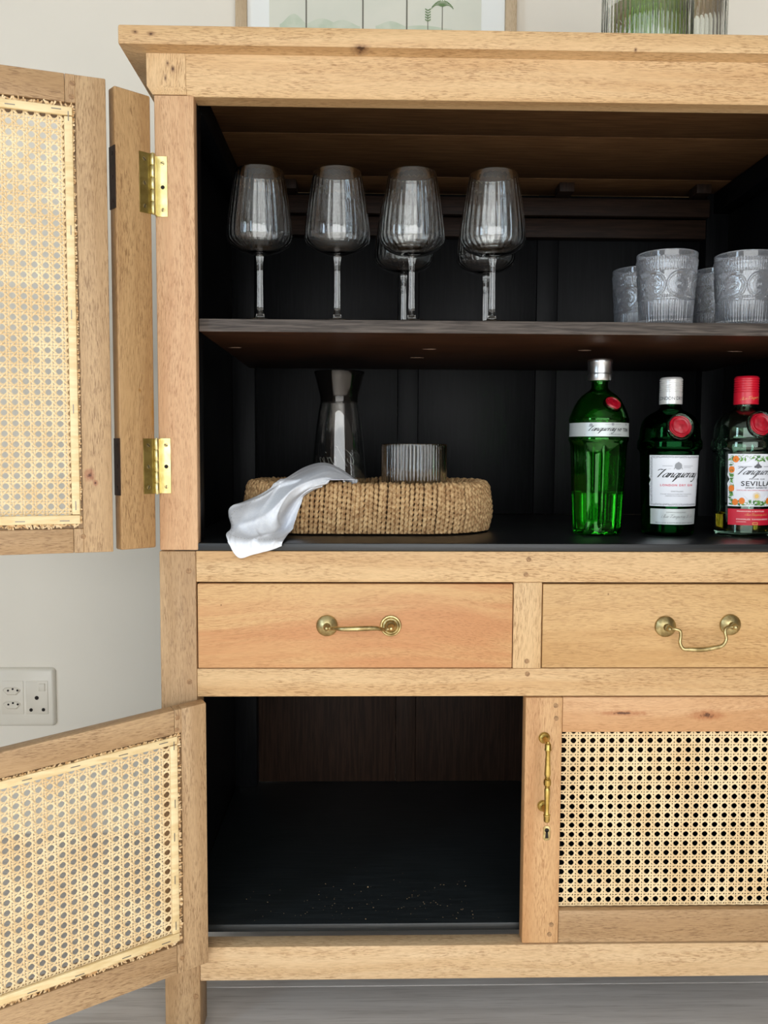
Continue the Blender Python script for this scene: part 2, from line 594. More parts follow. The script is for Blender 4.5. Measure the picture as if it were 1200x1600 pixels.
_tc = {}
def text_tris(text, size, shear=0.0, spacing=1.0, bold=0.0):
    cu = bpy.data.curves.new('t', 'FONT')
    cu.body = text
    cu.size = size
    cu.shear = shear
    cu.space_character = spacing
    cu.offset = bold
    cu.align_x = 'CENTER'
    cu.align_y = 'CENTER'
    cu.resolution_u = 3
    ob = bpy.data.objects.new('t', cu)
    COL.objects.link(ob)
    dg = bpy.context.evaluated_depsgraph_get()
    dg.update()
    me = ob.evaluated_get(dg).to_mesh()
    polys = [[(me.vertices[i].co.x, me.vertices[i].co.y) for i in p.vertices] for p in me.polygons]
    ob.evaluated_get(dg).to_mesh_clear()
    bpy.data.objects.remove(ob)
    bpy.data.curves.remove(cu)
    return polys

def poly_faces(bm, polys, fmap, mi=0, lift=0.0):
    for k_, q in enumerate(polys):
        vs = [bm.verts.new(fmap(*p)) for p in q]
        if lift:
            for v in vs:
                v.co.y -= lift * k_
        try:
            f = bm.faces.new(vs)
            f.material_index = mi
        except ValueError:
            pass

def centred(quads, w):
    return [[(p[0] - w / 2, p[1]) for p in q] for q in quads]

def moved(polys, dx, dy):
    return [[(p[0] + dx, p[1] + dy) for p in q] for q in polys]

def disc(cx, cy, r, n=14, ry=None):
    ry = ry or r
    return [[(cx + r * math.cos(2 * PI * k / n), cy + ry * math.sin(2 * PI * k / n)) for k in range(n)]]

def stroke(pts, w, n=5):
    out = []
    P = catmull([(p[0], p[1], 0) for p in pts], n)
    for a, b in zip(P, P[1:]):
        d = (b - a)
        if d.length < 1e-9:
            continue
        nn = Vector((-d.y, d.x, 0)).normalized() * w / 2
        out.append([(a.x - nn.x, a.y - nn.y), (b.x - nn.x, b.y - nn.y), (b.x + nn.x, b.y + nn.y), (a.x + nn.x, a.y + nn.y)])
    return out

# ------------------------------------------------------------------ room shell
YW = 0.64
struct(part('wall_back', box(-2.2, 2.4, YW, YW + 0.1, -0.02, 2.5, 0), M['wall'], sharp=0))
struct(part('ceiling', box(-2.3, 2.5, -3.5, YW + 0.1, 2.5, 2.56, 0), M['ceil'], sharp=0))
struct(part('wall_right', box(2.4, 2.5, -3.5, YW, -0.02, 2.5, 0), M['wall2'], sharp=0))
def wall_with_hole(name, axis, at, a0, a1, h0, h1, z0, z1):
    bm = bmesh.new()
    def b(p0, p1, q0, q1):
        if axis == 'y':
            bm_box(bm, p0, p1, at - 0.1, at, q0, q1)
        else:
            bm_box(bm, at - 0.1, at, p0, p1, q0, q1)
    b(a0, h0, -0.02, 2.5)
    b(h1, a1, -0.02, 2.5)
    b(h0, h1, z1, 2.5)
    if z0 > 0:
        b(h0, h1, -0.02, z0)
    return struct(part(name, bm, M['wall2'], sharp=0))
wall_with_hole('wall_front', 'y', -3.4, -2.2, 2.4, -1.52, 1.92, 0.12, 2.38)
wall_with_hole('wall_left', 'x', -2.2, -3.5, YW, -2.4, -1.7, 0.35, 2.2)
M['window_white'] = plain('window_frame_white', (232, 232, 230), 0.4)
def window(name, axis, at, h0, h1, z0, z1, mull):
    bm = bmesh.new()
    t = 0.05
    def b(p0, p1, q0, q1):
        if axis == 'y':
            bm_box(bm, p0, p1, at - 0.09, at - 0.03, q0, q1, 0.004, 1)
        else:
            bm_box(bm, at - 0.09, at - 0.03, p0, p1, q0, q1, 0.004, 1)
    b(h0, h0 + t, z0, z1)
    b(h1 - t, h1, z0, z1)
    b(h0 + t, h1 - t, z0, z0 + t)
    b(h0 + t, h1 - t, z1 - t, z1)
    for m in mull:
        b(m - t / 2, m + t / 2, z0 + t, z1 - t)
    return struct(part(name, bm, M['window_white']))
window('window_1', 'y', -3.4, -1.52, 1.92, 0.12, 2.38, (-0.66, 0.20, 1.06))
window('window_2', 'x', -2.2, -2.4, -1.7, 0.35, 2.2, ())
fl = struct(part('floor', box(-2.3, 2.5, -3.5, YW + 0.05, -0.06, -0.02, 0), M['floor'], sharp=0))
row = 0
y1 = 0.112 + 3 * 0.18
while y1 > -3.35:
    y0 = max(y1 - 0.18, -3.4)
    x = -2.2 - rnd.uniform(0.1, 1.2)
    if y1 > -0.3:
        x = -2.2 - rnd.uniform(0.1, 0.5)
    while x < 2.4:
        xe = x + rnd.uniform(1.15, 1.5)
        if y1 > -0.3 and xe > -0.9:
            xe = 0.9 + rnd.uniform(0, 0.4) if x < 0 else 2.5
        a, b = max(x, -2.2), min(xe, 2.4)
        if b - a > 0.03:
            part('plank', box(a + 0.0006, b - 0.0006, y0 + 0.0007, min(y1, YW) - 0.0007, -0.02, 0.0, 0.001, 1), M['floor'], fl)
        x = xe
    y1 -= 0.18
    row += 1

# wall socket ---------------------------------------------------------------
sk = thing('wall_socket', 'cream plastic double wall socket plate on the wall left of the cabinet', 'socket', (-0.71, YW, 0.29))
def rrect(bm, x0, x1, z0, z1, yb, yf, rad, inset, mi=0):
    """rounded plate with sloping edge, back at yb, front at yf"""
    def loop(d, y):
        pts = []
        for cx, cz, a0 in ((x1 - rad, z1 - rad, 0), (x0 + rad, z1 - rad, 90), (x0 + rad, z0 + rad, 180), (x1 - rad, z0 + rad, 270)):
            for k in range(6):
                a = R(a0 + k * 18)
                pts.append(bm.verts.new((cx + (rad - d) * math.cos(a), y, cz + (rad - d) * math.sin(a))))
        return pts
    L = [loop(0, yb), loop(0, yb + (yf - yb) * 0.45), loop(inset * 0.4, yb + (yf - yb) * 0.85), loop(inset, yf)]
    for A, B in zip(L, L[1:]):
        n = len(A)
        for k in range(n):
            f = bm.faces.new([A[k], A[(k + 1) % n], B[(k + 1) % n], B[k]])
            f.material_index = mi
    bm.faces.new(L[-1])
    bm.faces.new(list(reversed(L[0])))
bm = bmesh.new()
rrect(bm, -0.788, -0.6335, 0.2315, 0.3525, YW, YW - 0.011, 0.008, 0.006)
part('cover_plate', bm, M['plate'], sk)
YP = YW - 0.011
def sx(px): return -0.6915 + (px - 40) * 0.00131
def sz(py): return 0.327 - (py - 1064) * 0.00134
def hole(bm, px, py, r):
    bm_lathe(bm, [(0, 0), (r, 0), (r, 0.0004), (0, 0.0004)], 14, None, (sx(px), YP - 0.0016, sz(py)), 0, Matrix.Rotation(R(90), 3, 'X'))
bm = bmesh.new()
rrect(bm, sx(2), sx(36), sz(1116), sz(1064), YP, YP - 0.0012, 0.0015, 0.0006)
md = part('socket_module', bm, M['plate2'], sk)
for dy in (0, 21.7):
    bm = bmesh.new()
    pts = [(4.2, 1079), (11, 1086), (25.5, 1086), (31.5, 1080), (31.5, 1077), (26, 1073.5), (9, 1073.5), (4.2, 1077)]
    lo = [bm.verts.new((sx(p[0]), YP - 0.0012, sz(p[1] + dy))) for p in pts]
    hi = [bm.verts.new((sx(18 + (p[0] - 18) * 0.86), YP - 0.0040, sz(1079 + (p[1] - 1079) * 0.72 + dy))) for p in pts]
    for k in range(8):
        bm.faces.new([lo[k], lo[(k + 1) % 8], hi[(k + 1) % 8], hi[k]])
    bm.faces.new(hi)
    part('plug_recess', bm, M['plate2'], md)
    for hx, hy in ((13.3, 1078.3), (20.5, 1076), (27.8, 1078.1)):
        bm = bmesh.new()
        bm_lathe(bm, [(0, 0), (0.0021, 0), (0.0021, 0.0006), (0, 0.0006)], 14, None, (sx(hx), YP - 0.0040, sz(hy + dy)), 0, Matrix.Rotation(R(90), 3, 'X'))
        part('pin_hole', bm, M['hole'], md)
bm = bmesh.new()
rrect(bm, sx(40), sx(74), sz(1116), sz(1064), YP, YP - 0.0012, 0.0015, 0.0006)
md = part('socket_module', bm, M['plate2'], sk)
bm = bmesh.new()
rrect(bm, sx(60), sx(70), sz(1080), sz(1068), YP - 0.001, YP - 0.0032, 0.001, 0.0008)
part('switch', bm, M['plate2'], md)
for hx, hy, r in ((56.8, 1090.3, 0.0042), (47.6, 1109, 0.0036), (66.8, 1108.7, 0.0036)):
    bm = bmesh.new()
    hole(bm, hx, hy, r)
    part('pin_hole', bm, M['hole'], md)

# ------------------------------------------------------------------ cabinet
CX0, CX1 = -0.2675, 0.7045
cab = thing('cabinet', 'honey wooden drinks cabinet with black stained inside and woven cane doors', 'cabinet', (0.218, 0.28, 0.0))
def cp(name, x0, x1, y0, y1, z0, z1, mat, bev=0.0012, parent=None, label=None):
    o = part(name, box(x0, x1, y0, y1, z0, z1, bev), M[mat] if isinstance(mat, str) else mat, parent or cab)
    if label:
        o['label'] = label
    return o
def mir(x0, x1):
    return CX0 + CX1 - x1, CX0 + CX1 - x0
# legs and posts
for s in (0, 1):
    lx = (CX0, -0.2197) if s == 0 else mir(CX0, -0.2197)
    leg = cp('leg', lx[0], lx[1], 0.0, 0.048, 0.0, 0.6685, 'brown_z', 0.002)
    cp('leg', lx[0], lx[1], 0.512, 0.556, 0.0, 0.1345, 'brown_z', 0.002)
    px_ = (-0.2665, -0.2165) if s == 0 else mir(-0.2665, -0.2165)
    bm = bmesh.new()
    bm_box(bm, px_[0], px_[1], 0.0, 0.02, 0.6695, 1.2470, 0.0018)
    post = part('post', bm, M['pink_z'], cab)
    cp('inner_post', px_[0] + 0.004, px_[1] - 0.0004, 0.0202, 0.05, 0.68, 1.2470, 'black_z', 0.0008)
    sxn = (-0.2610, -0.2490) if s == 0 else mir(-0.2610, -0.2490)
    cp('side_panel', sxn[0], sxn[1], 0.0485, 0.5555, 0.085, 1.2950, 'black_z', 0.0008)
    bx_ = (-0.2480, -0.2060) if s == 0 else mir(-0.2480, -0.2060)
    cp('back_post', bx_[0], bx_[1], 0.515, 0.5555, 0.1470, 1.2850, 'black_z', 0.0008)
    tx_ = (-0.2480, -0.2180) if s == 0 else mir(-0.2480, -0.2180)
    cp('side_batten', tx_[0], tx_[1], 0.0505, 0.514, 1.2480, 1.2850, 'black_y', 0.0008)
    if s == 0:
        for px, pz in ((-0.2290, 0.6423), (-0.2298, 0.4948), (-0.2259, 0.0600)):
            part('dowel', lathe([(0, 0.0), (0.0038, 0.0), (0.0038, 0.0005), (0, 0.0008)], 12, None, (px, 0.0, pz), Matrix.Rotation(R(90), 3, 'X')), M['peg'], leg)
# rails of the lower carcass
rt_ = cp('rail', -0.2195, 0.6565, 0.0, 0.03, 0.6278, 0.6685, 'honey_x', 0.001)
rm_ = cp('rail', -0.2195, 0.6565, 0.0, 0.03, 0.4745, 0.5120, 'honey_x', 0.001)
rb_ = cp('rail', -0.2195, 0.6565, -0.0012, 0.026, 0.0825, 0.1300, 'pale_x', 0.0015)
st_ = cp('stile', 0.1990, 0.2367, 0.0, 0.03, 0.5122, 0.6276, 'honey_z', 0.001)
def dowel(px, pz, par, y=0.0, r=0.0033):
    part('dowel', lathe([(0, 0.0), (r, 0.0), (r, 0.0006), (0, 0.0010)], 12, None, (px, y, pz), Matrix.Rotation(R(90), 3, 'X')), M['peg'], par)
dowel(0.2181, 0.6584, rt_)
dowel(0.2150, 0.6380, rt_)
dowel(0.2178, 0.5219, st_)
dowel(0.2189, 0.5046, rm_)
# the upper floor board and lower floor
cp('floor_board', -0.2485, 0.6855, 0.0012, 0.5500, 0.6688, 0.6790, 'black_floor', 0.0012)
cp('floor_board', -0.2485, 0.6855, 0.0262, 0.5500, 0.1350, 0.1462, 'black_low', 0.002)
# frieze, corner block and cornice
def prism_x(x0, x1, prof):
    bm = bmesh.new()
    A = [bm.verts.new((x0, p[0], p[1])) for p in prof]
    B = [bm.verts.new((x1, p[0], p[1])) for p in prof]
    n = len(prof)
    for k in range(n):
        bm.faces.new([A[k], A[(k + 1) % n], B[(k + 1) % n], B[k]])
    bm.faces.new(list(reversed(A)))
    bm.faces.new(B)
    return bm
fr_prof = [(-0.0045, 1.2555), (-0.0045, 1.2955), (0.03, 1.2955), (0.03, 1.2460), (0.0022, 1.2460)]
part('frieze_rail', prism_x(-0.2250, 0.6620, fr_prof), M['honey_x'], cab)
for s in (0, 1):
    b0, b1 = (-0.2740, -0.2252) if s == 0 else mir(-0.2740, -0.2252)
    bm = prism_x(b0, b1, [(-0.0052, 1.2560), (-0.0052, 1.2955), (0.03, 1.2955), (0.03, 1.2475), (0.0, 1.2475)])
    for v in bm.verts:
        if v.co.z < 1.25:
            v.co.x += 0.006 if (s == 0 and v.co.x < -0.25) else (-0.006 if (s == 1 and v.co.x > 0.69) else 0)
    kn = [((0.002, -0.021, 0.012), (0.0028, 0.05, 0.0055)), ((0.0085, -0.021, 0.005), (0.0032, 0.05, 0.005)), ((-0.001, -0.021, -0.006), (0.002, 0.05, 0.006))]
    part('corner_block', bm, wood('corner_block_wood', 2, **HON, knots=kn) if s == 0 else M['honey_z'], cab)
bm = bmesh.new()
bm_box(bm, -0.3051, 0.7421, -0.0200, 0.6000, 1.2994, 1.3232, 0.0026, 2)
lo_ = [bm.verts.new(p) for p in ((-0.2760, -0.0050, 1.2957), (0.7130, -0.0050, 1.2957), (0.7130, 0.598, 1.2957), (-0.2760, 0.598, 1.2957))]
hi_ = [bm.verts.new(p) for p in ((-0.3040, -0.0188, 1.2997), (0.7410, -0.0188, 1.2997), (0.7410, 0.599, 1.2997), (-0.3040, 0.599, 1.2997))]
bm.faces.new(lo_)
bm.faces.new(hi_)
for k in range(4):
    bm.faces.new([lo_[k], lo_[(k + 1) % 4], hi_[(k + 1) % 4], hi_[k]])
ckn = [((-0.5026, -0.3100, 0.0046), (0.0045, 0.05, 0.0028)), ((-0.4824, -0.3100, 0.0026), (0.006, 0.05, 0.0034)),
       ((-0.2240, -0.3100, -0.0100), (0.013, 0.05, 0.0045)), ((0.1193, -0.3100, -0.0078), (0.0025, 0.05, 0.003))]
part('cornice', bm, wood('cornice_wood', 0, **HON, knots=ckn), cab)
# ceiling boards, back rail and cleats
for a, b in ((0.0505, 0.2360), (0.2390, 0.4400), (0.4425, 0.5410)):
    cp('ceiling_board', -0.2478, 0.6848, a, b, 1.2865, 1.2950, 'umber_ceil', 0.0008)
cp('back_rail', -0.2055, 0.6425, 0.5000, 0.5150, 1.2380, 1.2700, 'umber_x', 0.0015)
cp('back_rail', -0.2055, 0.6425, 0.5160, 0.5390, 1.2020, 1.2370, 'umber_x', 0.0015)
for x in (-0.150, 0.105, 0.352, 0.602):
    cp('cleat', x, x + 0.027, 0.4600, 0.4990, 1.2700, 1.2864, 'umber_z', 0.001)
# back boards, upper (black) and lower (umber)
edges = [(-0.2055, 0.0640), (0.1040, 0.3290), (0.3700, 0.6425)]
for a, b in edges:
    cp('back_board', a, b, 0.5420, 0.5500, 0.6800, 1.2860, 'black_z', 0.0008)
    cp('back_board', a, b, 0.5420, 0.5500, 0.1470, 0.6270, 'umber_z', 0.0008)
for a, b in ((0.0645, 0.1035), (0.3295, 0.3695)):
    cp('back_stile', a, b, 0.5398, 0.5500, 0.6800, 1.2860, 'black_z', 0.0012)
    cp('back_stile', a, b, 0.5398, 0.5500, 0.1470, 0.6270, 'umber_z', 0.0012)
cp('dust_board', -0.2480, 0.6850, 0.0310, 0.5140, 0.4760, 0.4840, 'umber_x', 0.0008)
# shelf
bm = box(-0.2155, 0.6525, 0.0150, 0.5140, 0.9545, 0.9714, 0.0012, 2)
for f in bm.faces:
    f.normal_update()
    f.material_index = 1 if f.normal.y < -0.7 else (2 if f.normal.z < -0.7 else 0)
shelf = part('shelf', bm, [M['black_x'], M['shelf_edge'], M['shelf_under']], cab, fix=False)
M['chip'] = plain('pale_chip', (170, 140, 120), 0.7)
for cx_, cy_, w_ in ((-0.194, 0.19, 0.011), (0.099, 0.19, 0.011), (0.088, 0.31, 0.012), (0.335, 0.19, 0.012), (0.565, 0.19, 0.011)):
    bm = bmesh.new()
    poly_faces(bm, disc(0, 0, 1, 9), lambda a, b: Vector((cx_ + a * w_ * rnd.uniform(.7, 1.1), cy_ + b * 0.006 * rnd.uniform(.6, 1.2), 0.9543)))
    r_ = bmesh.ops.extrude_face_region(bm, geom=list(bm.faces))
    bmesh.ops.translate(bm, vec=(0, 0, 0.0003), verts=[v for v in r_['geom'] if isinstance(v, bmesh.types.BMVert)])
    part('chip', bm, M['chip'], shelf)

# drawers ------------------------------------------------------------------
def rosette_prof(r, cone):
    if cone:
        return [(0, 0), (r, 0), (r, 0.0016), (r * 0.93, 0.0028), (r * 0.5, 0.0062), (r * 0.34, 0.0070), (r * 0.32, 0.012), (r * 0.22, 0.0135), (r * 0.27, 0.0155), (r * 0.24, 0.0185), (r * 0.12, 0.0205), (0, 0.021)]
    return [(0, 0), (r, 0), (r, 0.0014), (r * 0.94, 0.0024), (r * 0.84, 0.0026), (r * 0.80, 0.0018), (r * 0.74, 0.0036), (r * 0.60, 0.0044), (r * 0.56, 0.0036), (r * 0.5, 0.0058), (r * 0.34, 0.0075), (r * 0.3, 0.013), (r * 0.24, 0.0145), (r * 0.27, 0.0165), (r * 0.22, 0.019), (r * 0.1, 0.021), (0, 0.0212)]
RX = Matrix.Rotation(R(90), 3, 'X')
def drawer(x0, x1, mat, hx, hz, span, droop, cones, label, tilt):
    bm = bmesh.new()
    bm_box(bm, x0, x1, -0.0005, 0.021, 0.5131, 0.6254, 0.0012)
    bm_box(bm, x0 + 0.006, x0 + 0.018, 0.0212, 0.40, 0.5140, 0.6100)
    bm_box(bm, x1 - 0.018, x1 - 0.006, 0.0212, 0.40, 0.5140, 0.6100)
    bm_box(bm, x0 + 0.018, x1 - 0.018, 0.39, 0.40, 0.5140, 0.6100)
    bm_box(bm, x0 + 0.018, x1 - 0.018, 0.0212, 0.39, 0.5140, 0.5200)
    d = part('drawer', bm, mat, cab)
    d['label'] = label
    for k, s in enumerate((-1, 1)):
        part('rosette', lathe(rosette_prof(0.0142, cones[k]), 28, None, (hx + s * span / 2, -0.0005, hz + (tilt if k else 0)), RX), M['old_brass'], d)
    bm = bmesh.new()
    yk = -0.0165
    L, Rr = hx - span / 2, hx + span / 2
    if droop:
        pts = [(L + 0.002, yk, hz), (L + 0.008, yk, hz - 0.0005), (L + 0.014, yk - 0.001, hz - 0.003), (L + 0.0145, yk - 0.002, hz - 0.010), (L + 0.0135, yk - 0.003, hz - 0.018), (L + 0.0175, yk - 0.004, hz - 0.0255),
               (L + 0.026, yk - 0.004, hz - 0.0265), (hx, yk - 0.004, hz - 0.0268), (Rr - 0.026, yk - 0.004, hz - 0.0262 + tilt), (Rr - 0.0175, yk - 0.004, hz - 0.0235 + tilt), (Rr - 0.0125, yk - 0.003, hz - 0.016 + tilt), (Rr - 0.0140, yk - 0.002, hz - 0.007 + tilt), (Rr - 0.0125, yk - 0.001, hz - 0.0015 + tilt), (Rr - 0.007, yk, hz + tilt), (Rr - 0.002, yk, hz + tilt)]
        P = catmull(pts, 5)
        n = len(P)
        rad = [0.0021 + 0.0011 * math.exp(-((i / (n - 1) - 0.5) / 0.13) ** 2) for i in range(n)]
    else:
        pts = [(L + 0.001, yk, hz), (L + 0.006, yk - 0.0015, hz - 0.0005), (L + 0.012, yk - 0.007, hz + 0.0008), (L + 0.022, yk - 0.013, hz + 0.0014), (hx, yk - 0.016, hz + 0.0024), (Rr - 0.022, yk - 0.013, hz + 0.0024), (Rr - 0.014, yk - 0.008, hz + 0.0004), (Rr - 0.008, yk - 0.0015, hz - 0.0020), (Rr - 0.001, yk, hz - 0.0005)]
        P = catmull(pts, 6)
        n = len(P)
        rad = [0.0020 + 0.0014 * math.exp(-((i / (n - 1) - 0.5) / 0.25) ** 2) for i in range(n)]
    bm_tube(bm, P, rad, 10)
    part('pull', bm, M['old_brass'], d)
    return d
drawer(-0.2180, 0.1978, M['drawer_a'], -0.0060, 0.5700, 0.0842, False, (True, False), 'orange-toned drawer front with bow handle stuck out straight', -0.0002)
drawer(0.2380, 0.6558, M['drawer_b'], 0.4458, 0.5690, 0.0872, True, (True, True), 'tan drawer front with hanging bail handle', 0.0024)

# cane webbing ---------------------------------------------------------------
def ribbon(V, F, pts, side, w, nrm, th):
    """flat strand: pts world-ish local points, side vector across, nrm out of the web"""
    base = len(V)
    n = len(pts)
    for p in pts:
        V.append(p - side * (w / 2))
        V.append(p + nrm * (th / 2))
        V.append(p + side * (w / 2))
        V.append(p - nrm * (th / 2))
    for i in range(n - 1):
        a, b = base + i * 4, base + i * 4 + 4
        for k in range(4):
            F.append((a + k, a + (k + 1) % 4, b + (k + 1) % 4, b + k))

def cane(name, x0, x1, z0, z1, y, parent, shear=0.0, p=0.0127, ph=(0.0, 0.0), local=True):
    V, F = [], []
    d, a, w, th = 0.135 * p, 0.0006, 0.00215, 0.0007
    N = Vector((0, -1, 0))
    X, Z = Vector((1, 0, 0)), Vector((0, 0, 1))
    jr = random.Random(3)
    def P(u, v, wv):
        return Vector((u, y - wv, v + shear * u))
    k0, k1 = math.floor((x0 - ph[0]) / p) - 1, math.ceil((x1 - ph[0]) / p) + 1
    m0, m1 = math.floor((z0 - ph[1]) / p) - 1, math.ceil((z1 - ph[1]) / p) + 1
    for fam in (0, 1):
        ra, rb = ((k0, k1), (m0, m1)) if fam == 0 else ((m0, m1), (k0, k1))
        pa, pb = (ph[0], ph[1]) if fam == 0 else (ph[1], ph[0])
        la, ha = (x0, x1) if fam == 0 else (z0, z1)
        lb, hb = (z0, z1) if fam == 0 else (x0, x1)
        for k in range(ra[0], ra[1]):
            for s in (-1, 1):
                c = pa + k * p + s * d + jr.uniform(-0.00015, 0.00015)
                if not la < c < ha:
                    continue
                pts = []
                sg = s if fam == 0 else -s
                for m in range(rb[0], rb[1]):
                    for dv, wv in ((-d, sg * a), (d, -sg * a), (p / 2, 0)):
                        t = pb + m * p + dv
                        if lb <= t <= hb:
                            wj = wv + jr.uniform(-0.0001, 0.0001)
                            pts.append(P(c, t, wj) if fam == 0 else P(t, c, wj))
                if len(pts) > 1:
                    ribbon(V, F, pts, X if fam == 0 else Z, w, N, th)
    for fam in (1, -1):
        for k in range(-200, 200):
            pts = []
            c = (k + 0.5) * p
            jj = jr.uniform(-0.00015, 0.00015)
            for m in range(2 * k0, 2 * k1):
                u = m * p / 2
                v = (c - u) * fam
                if x0 <= ph[0] + u <= x1 and z0 <= ph[1] + v <= z1:
                    wv = (2.0 * a if m % 2 == 0 else -2.0 * a) * fam
                    pts.append(P(ph[0] + u + jj, ph[1] + v, wv))
            if len(pts) > 1:
                dv = (pts[1] - pts[0])
                dv.y = 0
                dv.normalize()
                ribbon(V, F, pts, Vector((-dv.z, 0, dv.x)), w * 1.05, N, th)
    me = bpy.data.meshes.new(name)
    me.from_pydata(V, [], F)
    me.materials.append(M['cane'])
    o = bpy.data.objects.new(name, me)
    COL.objects.link(o)
    o.parent = parent
    if not local:
        org = WPOS[parent.name]
        for v in me.vertices:
            v.co -= org
    return stuff(o)

def fray(parent, lines, n_per_m, y, shear=0.0):
    """short cut cane ends sticking out along the battens"""
    bm = bmesh.new()
    jr = random.Random(11)
    for (xa, za), (xb, zb), (nx, nz), wid in lines:
        L = math.hypot(xb - xa, zb - za)
        for i in range(int(L * n_per_m)):
            t = jr.random()
            x, z = xa + (xb - xa) * t, za + (zb - za) * t
            ang = jr.uniform(-1.1, 1.1)
            dx, dz = nx * math.cos(ang) - nz * math.sin(ang), nx * math.sin(ang) + nz * math.cos(ang)
            l = wid * jr.uniform(0.5, 1.15)
            w = jr.uniform(0.0006, 0.0011)
            h0, h1 = y + jr.uniform(-0.0025, 0.0), y + jr.uniform(-0.0038, -0.0010)
            a = Vector((x - dx * 0.001, h0, z))
            b = Vector((x + dx * l, h1, z + dz * l))
            s = Vector((-dz, 0, dx)) * w
            q = [a - s, a + s, b + s, b - s]
            top = [v + Vector((0, -0.0005, 0)) for v in q]
            vs = [bm.verts.new(v + Vector((0, 0, shear * v.x))) for v in q + top]
            for f in ((0, 1, 2, 3), (4, 5, 6, 7), (0, 1, 5, 4), (1, 2, 6, 5), (2, 3, 7, 6), (3, 0, 4, 7)):
                bm.faces.new([vs[k] for k in f])
    return stuff(part('frayed_cane_ends', bm, M['cane_end'], parent, local=True, sharp=0))

def sheared(bm, k):
    for v in bm.verts:
        v.co.z += k * v.co.x
    return bm

def cane_door(org, th, Wd, z0, z1, js, ox, oz0, oz1, bx, bz0, bz1, shear, thick, label, mats, fray_amt, ph, pitch=0.0127):
    """door seen from inside. local frame: x 0 (hinge-side edge) to -Wd, y 0 visible face.
    js: rail/stile joint; ox, oz0, oz1: rebate; bx, bz0, bz1: outer edges of the battens"""
    bw = 0.0095
    bm = bmesh.new()
    for a, b, i0, i1 in ((-js, 0, -ox - 0.011, -ox), (-Wd, -Wd + js, -Wd + ox, -Wd + ox + 0.011)):
        # stile: outer board full thickness up to the joint, rebate cut where the web sits
        t = bmesh.new()
        if b != 0:
            continue
        if b == 0:
            bm_box(t, -ox, 0, 0, thick, z0, z1, 0.0012)
            bm_box(t, -js, -ox + 0.0003, 0, thick, oz1, z1, 0.0008, 1)
            bm_box(t, -js, -ox + 0.0003, 0, thick, z0, oz0, 0.0008, 1)
            bm_box(t, -js - 0.004, -ox + 0.0003, 0.0075, thick, oz0 - 0.0003, oz1 + 0.0003)
        else:
            bm_box(t, -Wd, -Wd + js, 0, thick, z0, z1, 0.0012)
        merge(bm, t)
    sheared(bm, shear)
    door = part('door', bm, M[mats[0]], cab, local=True)
    door.location = Vector((org[0], org[1], 0)) - WPOS['cabinet']
    door.rotation_euler = (0, 0, th)
    door['label'] = label
    part('stile', sheared(box(-Wd, -Wd + js, 0, thick, z0, z1, 0.0012), shear), M[mats[0]], door, local=True)
    for (za, zb, ra, rb) in ((oz1, z1, oz1 - 0.013, oz1), (z0, oz0, oz0, oz0 + 0.013)):
        bm = bmesh.new()
        bm_box(bm, -Wd + js + 0.0003, -js - 0.0003, 0, thick, za, zb, 0.001)
        bm_box(bm, -Wd + js + 0.0003, -js - 0.0045, 0.0075, thick, ra, rb)
        part('rail', sheared(bm, shear), M[mats[1]], door, local=True)
    cane('cane_webbing', -Wd + js + 0.0003, -ox - 0.0025, oz0 + 0.003, oz1 - 0.003, 0.0058, door, shear, p=pitch, ph=ph)
    yb0, yb1 = -0.0006, 0.0042
    bat = []
    def batten(xa, xb, za, zb):
        bm = bmesh.new()
        bm_box(bm, xa, xb, yb0, yb1, za, zb, 0.0013, 2)
        b = part('batten', sheared(bm, shear), M['batten'], door, local=True)
        bat.append(b)
        return b
    batten(-bx - bw, -bx, bz0 + 0.0115, bz1 - 0.0110)
    batten(-Wd + js + 0.001, -bx, bz1 - 0.0100, bz1)
    batten(-Wd + js + 0.001, -bx, bz0, bz0 + 0.0108)
    jr = random.Random(5)
    def staple(x, z, hor, b):
        bm = bmesh.new()
        l, w = (0.0055, 0.0005) if hor else (0.0005, 0.0055)
        bm_box(bm, x - l, x + l, yb0 - 0.0004, yb0, z - w, z + w)
        part('staple', sheared(bm, shear), M['steel'], b, local=True)
    for i in range(5):
        zz = bz0 + 0.02 + (bz1 - bz0 - 0.04) * i / 4 + jr.uniform(-0.01, 0.01)
        staple(-bx - bw * jr.uniform(0.3, 0.6), zz, False, bat[0])
    for b, zz in ((bat[1], bz1 - 0.005), (bat[2], bz0 + 0.004)):
        for xx in (0.018, 0.068, 0.125, 0.18):
            staple(-bx - xx, zz + jr.uniform(-0.001, 0.001), True, b)
    g = 0.0042
    fray(door, [((-bx - 0.0005, bz0), (-bx - 0.0005, bz1), (1, 0), ox and (bx - ox) * 1.0), ((-Wd + js, bz1), (-bx, bz1), (0, 1), (oz1 - bz1) * 1.0), ((-Wd + js, bz0), (-bx, bz0), (0, -1), (bz0 - oz0) * 1.0)], fray_amt, 0.0040, shear)
    for px, pz in ((-0.0375, z1 - 0.0105), (-0.0385, z1 - 0.026), (-0.035, z0 + 0.02)):
        part('dowel', sheared(lathe([(0, 0), (0.0032, 0), (0.0032, 0.0005), (0, 0.0009)], 10, None, (px, 0, pz), RX), shear), M['peg'], door, local=True)
    return door

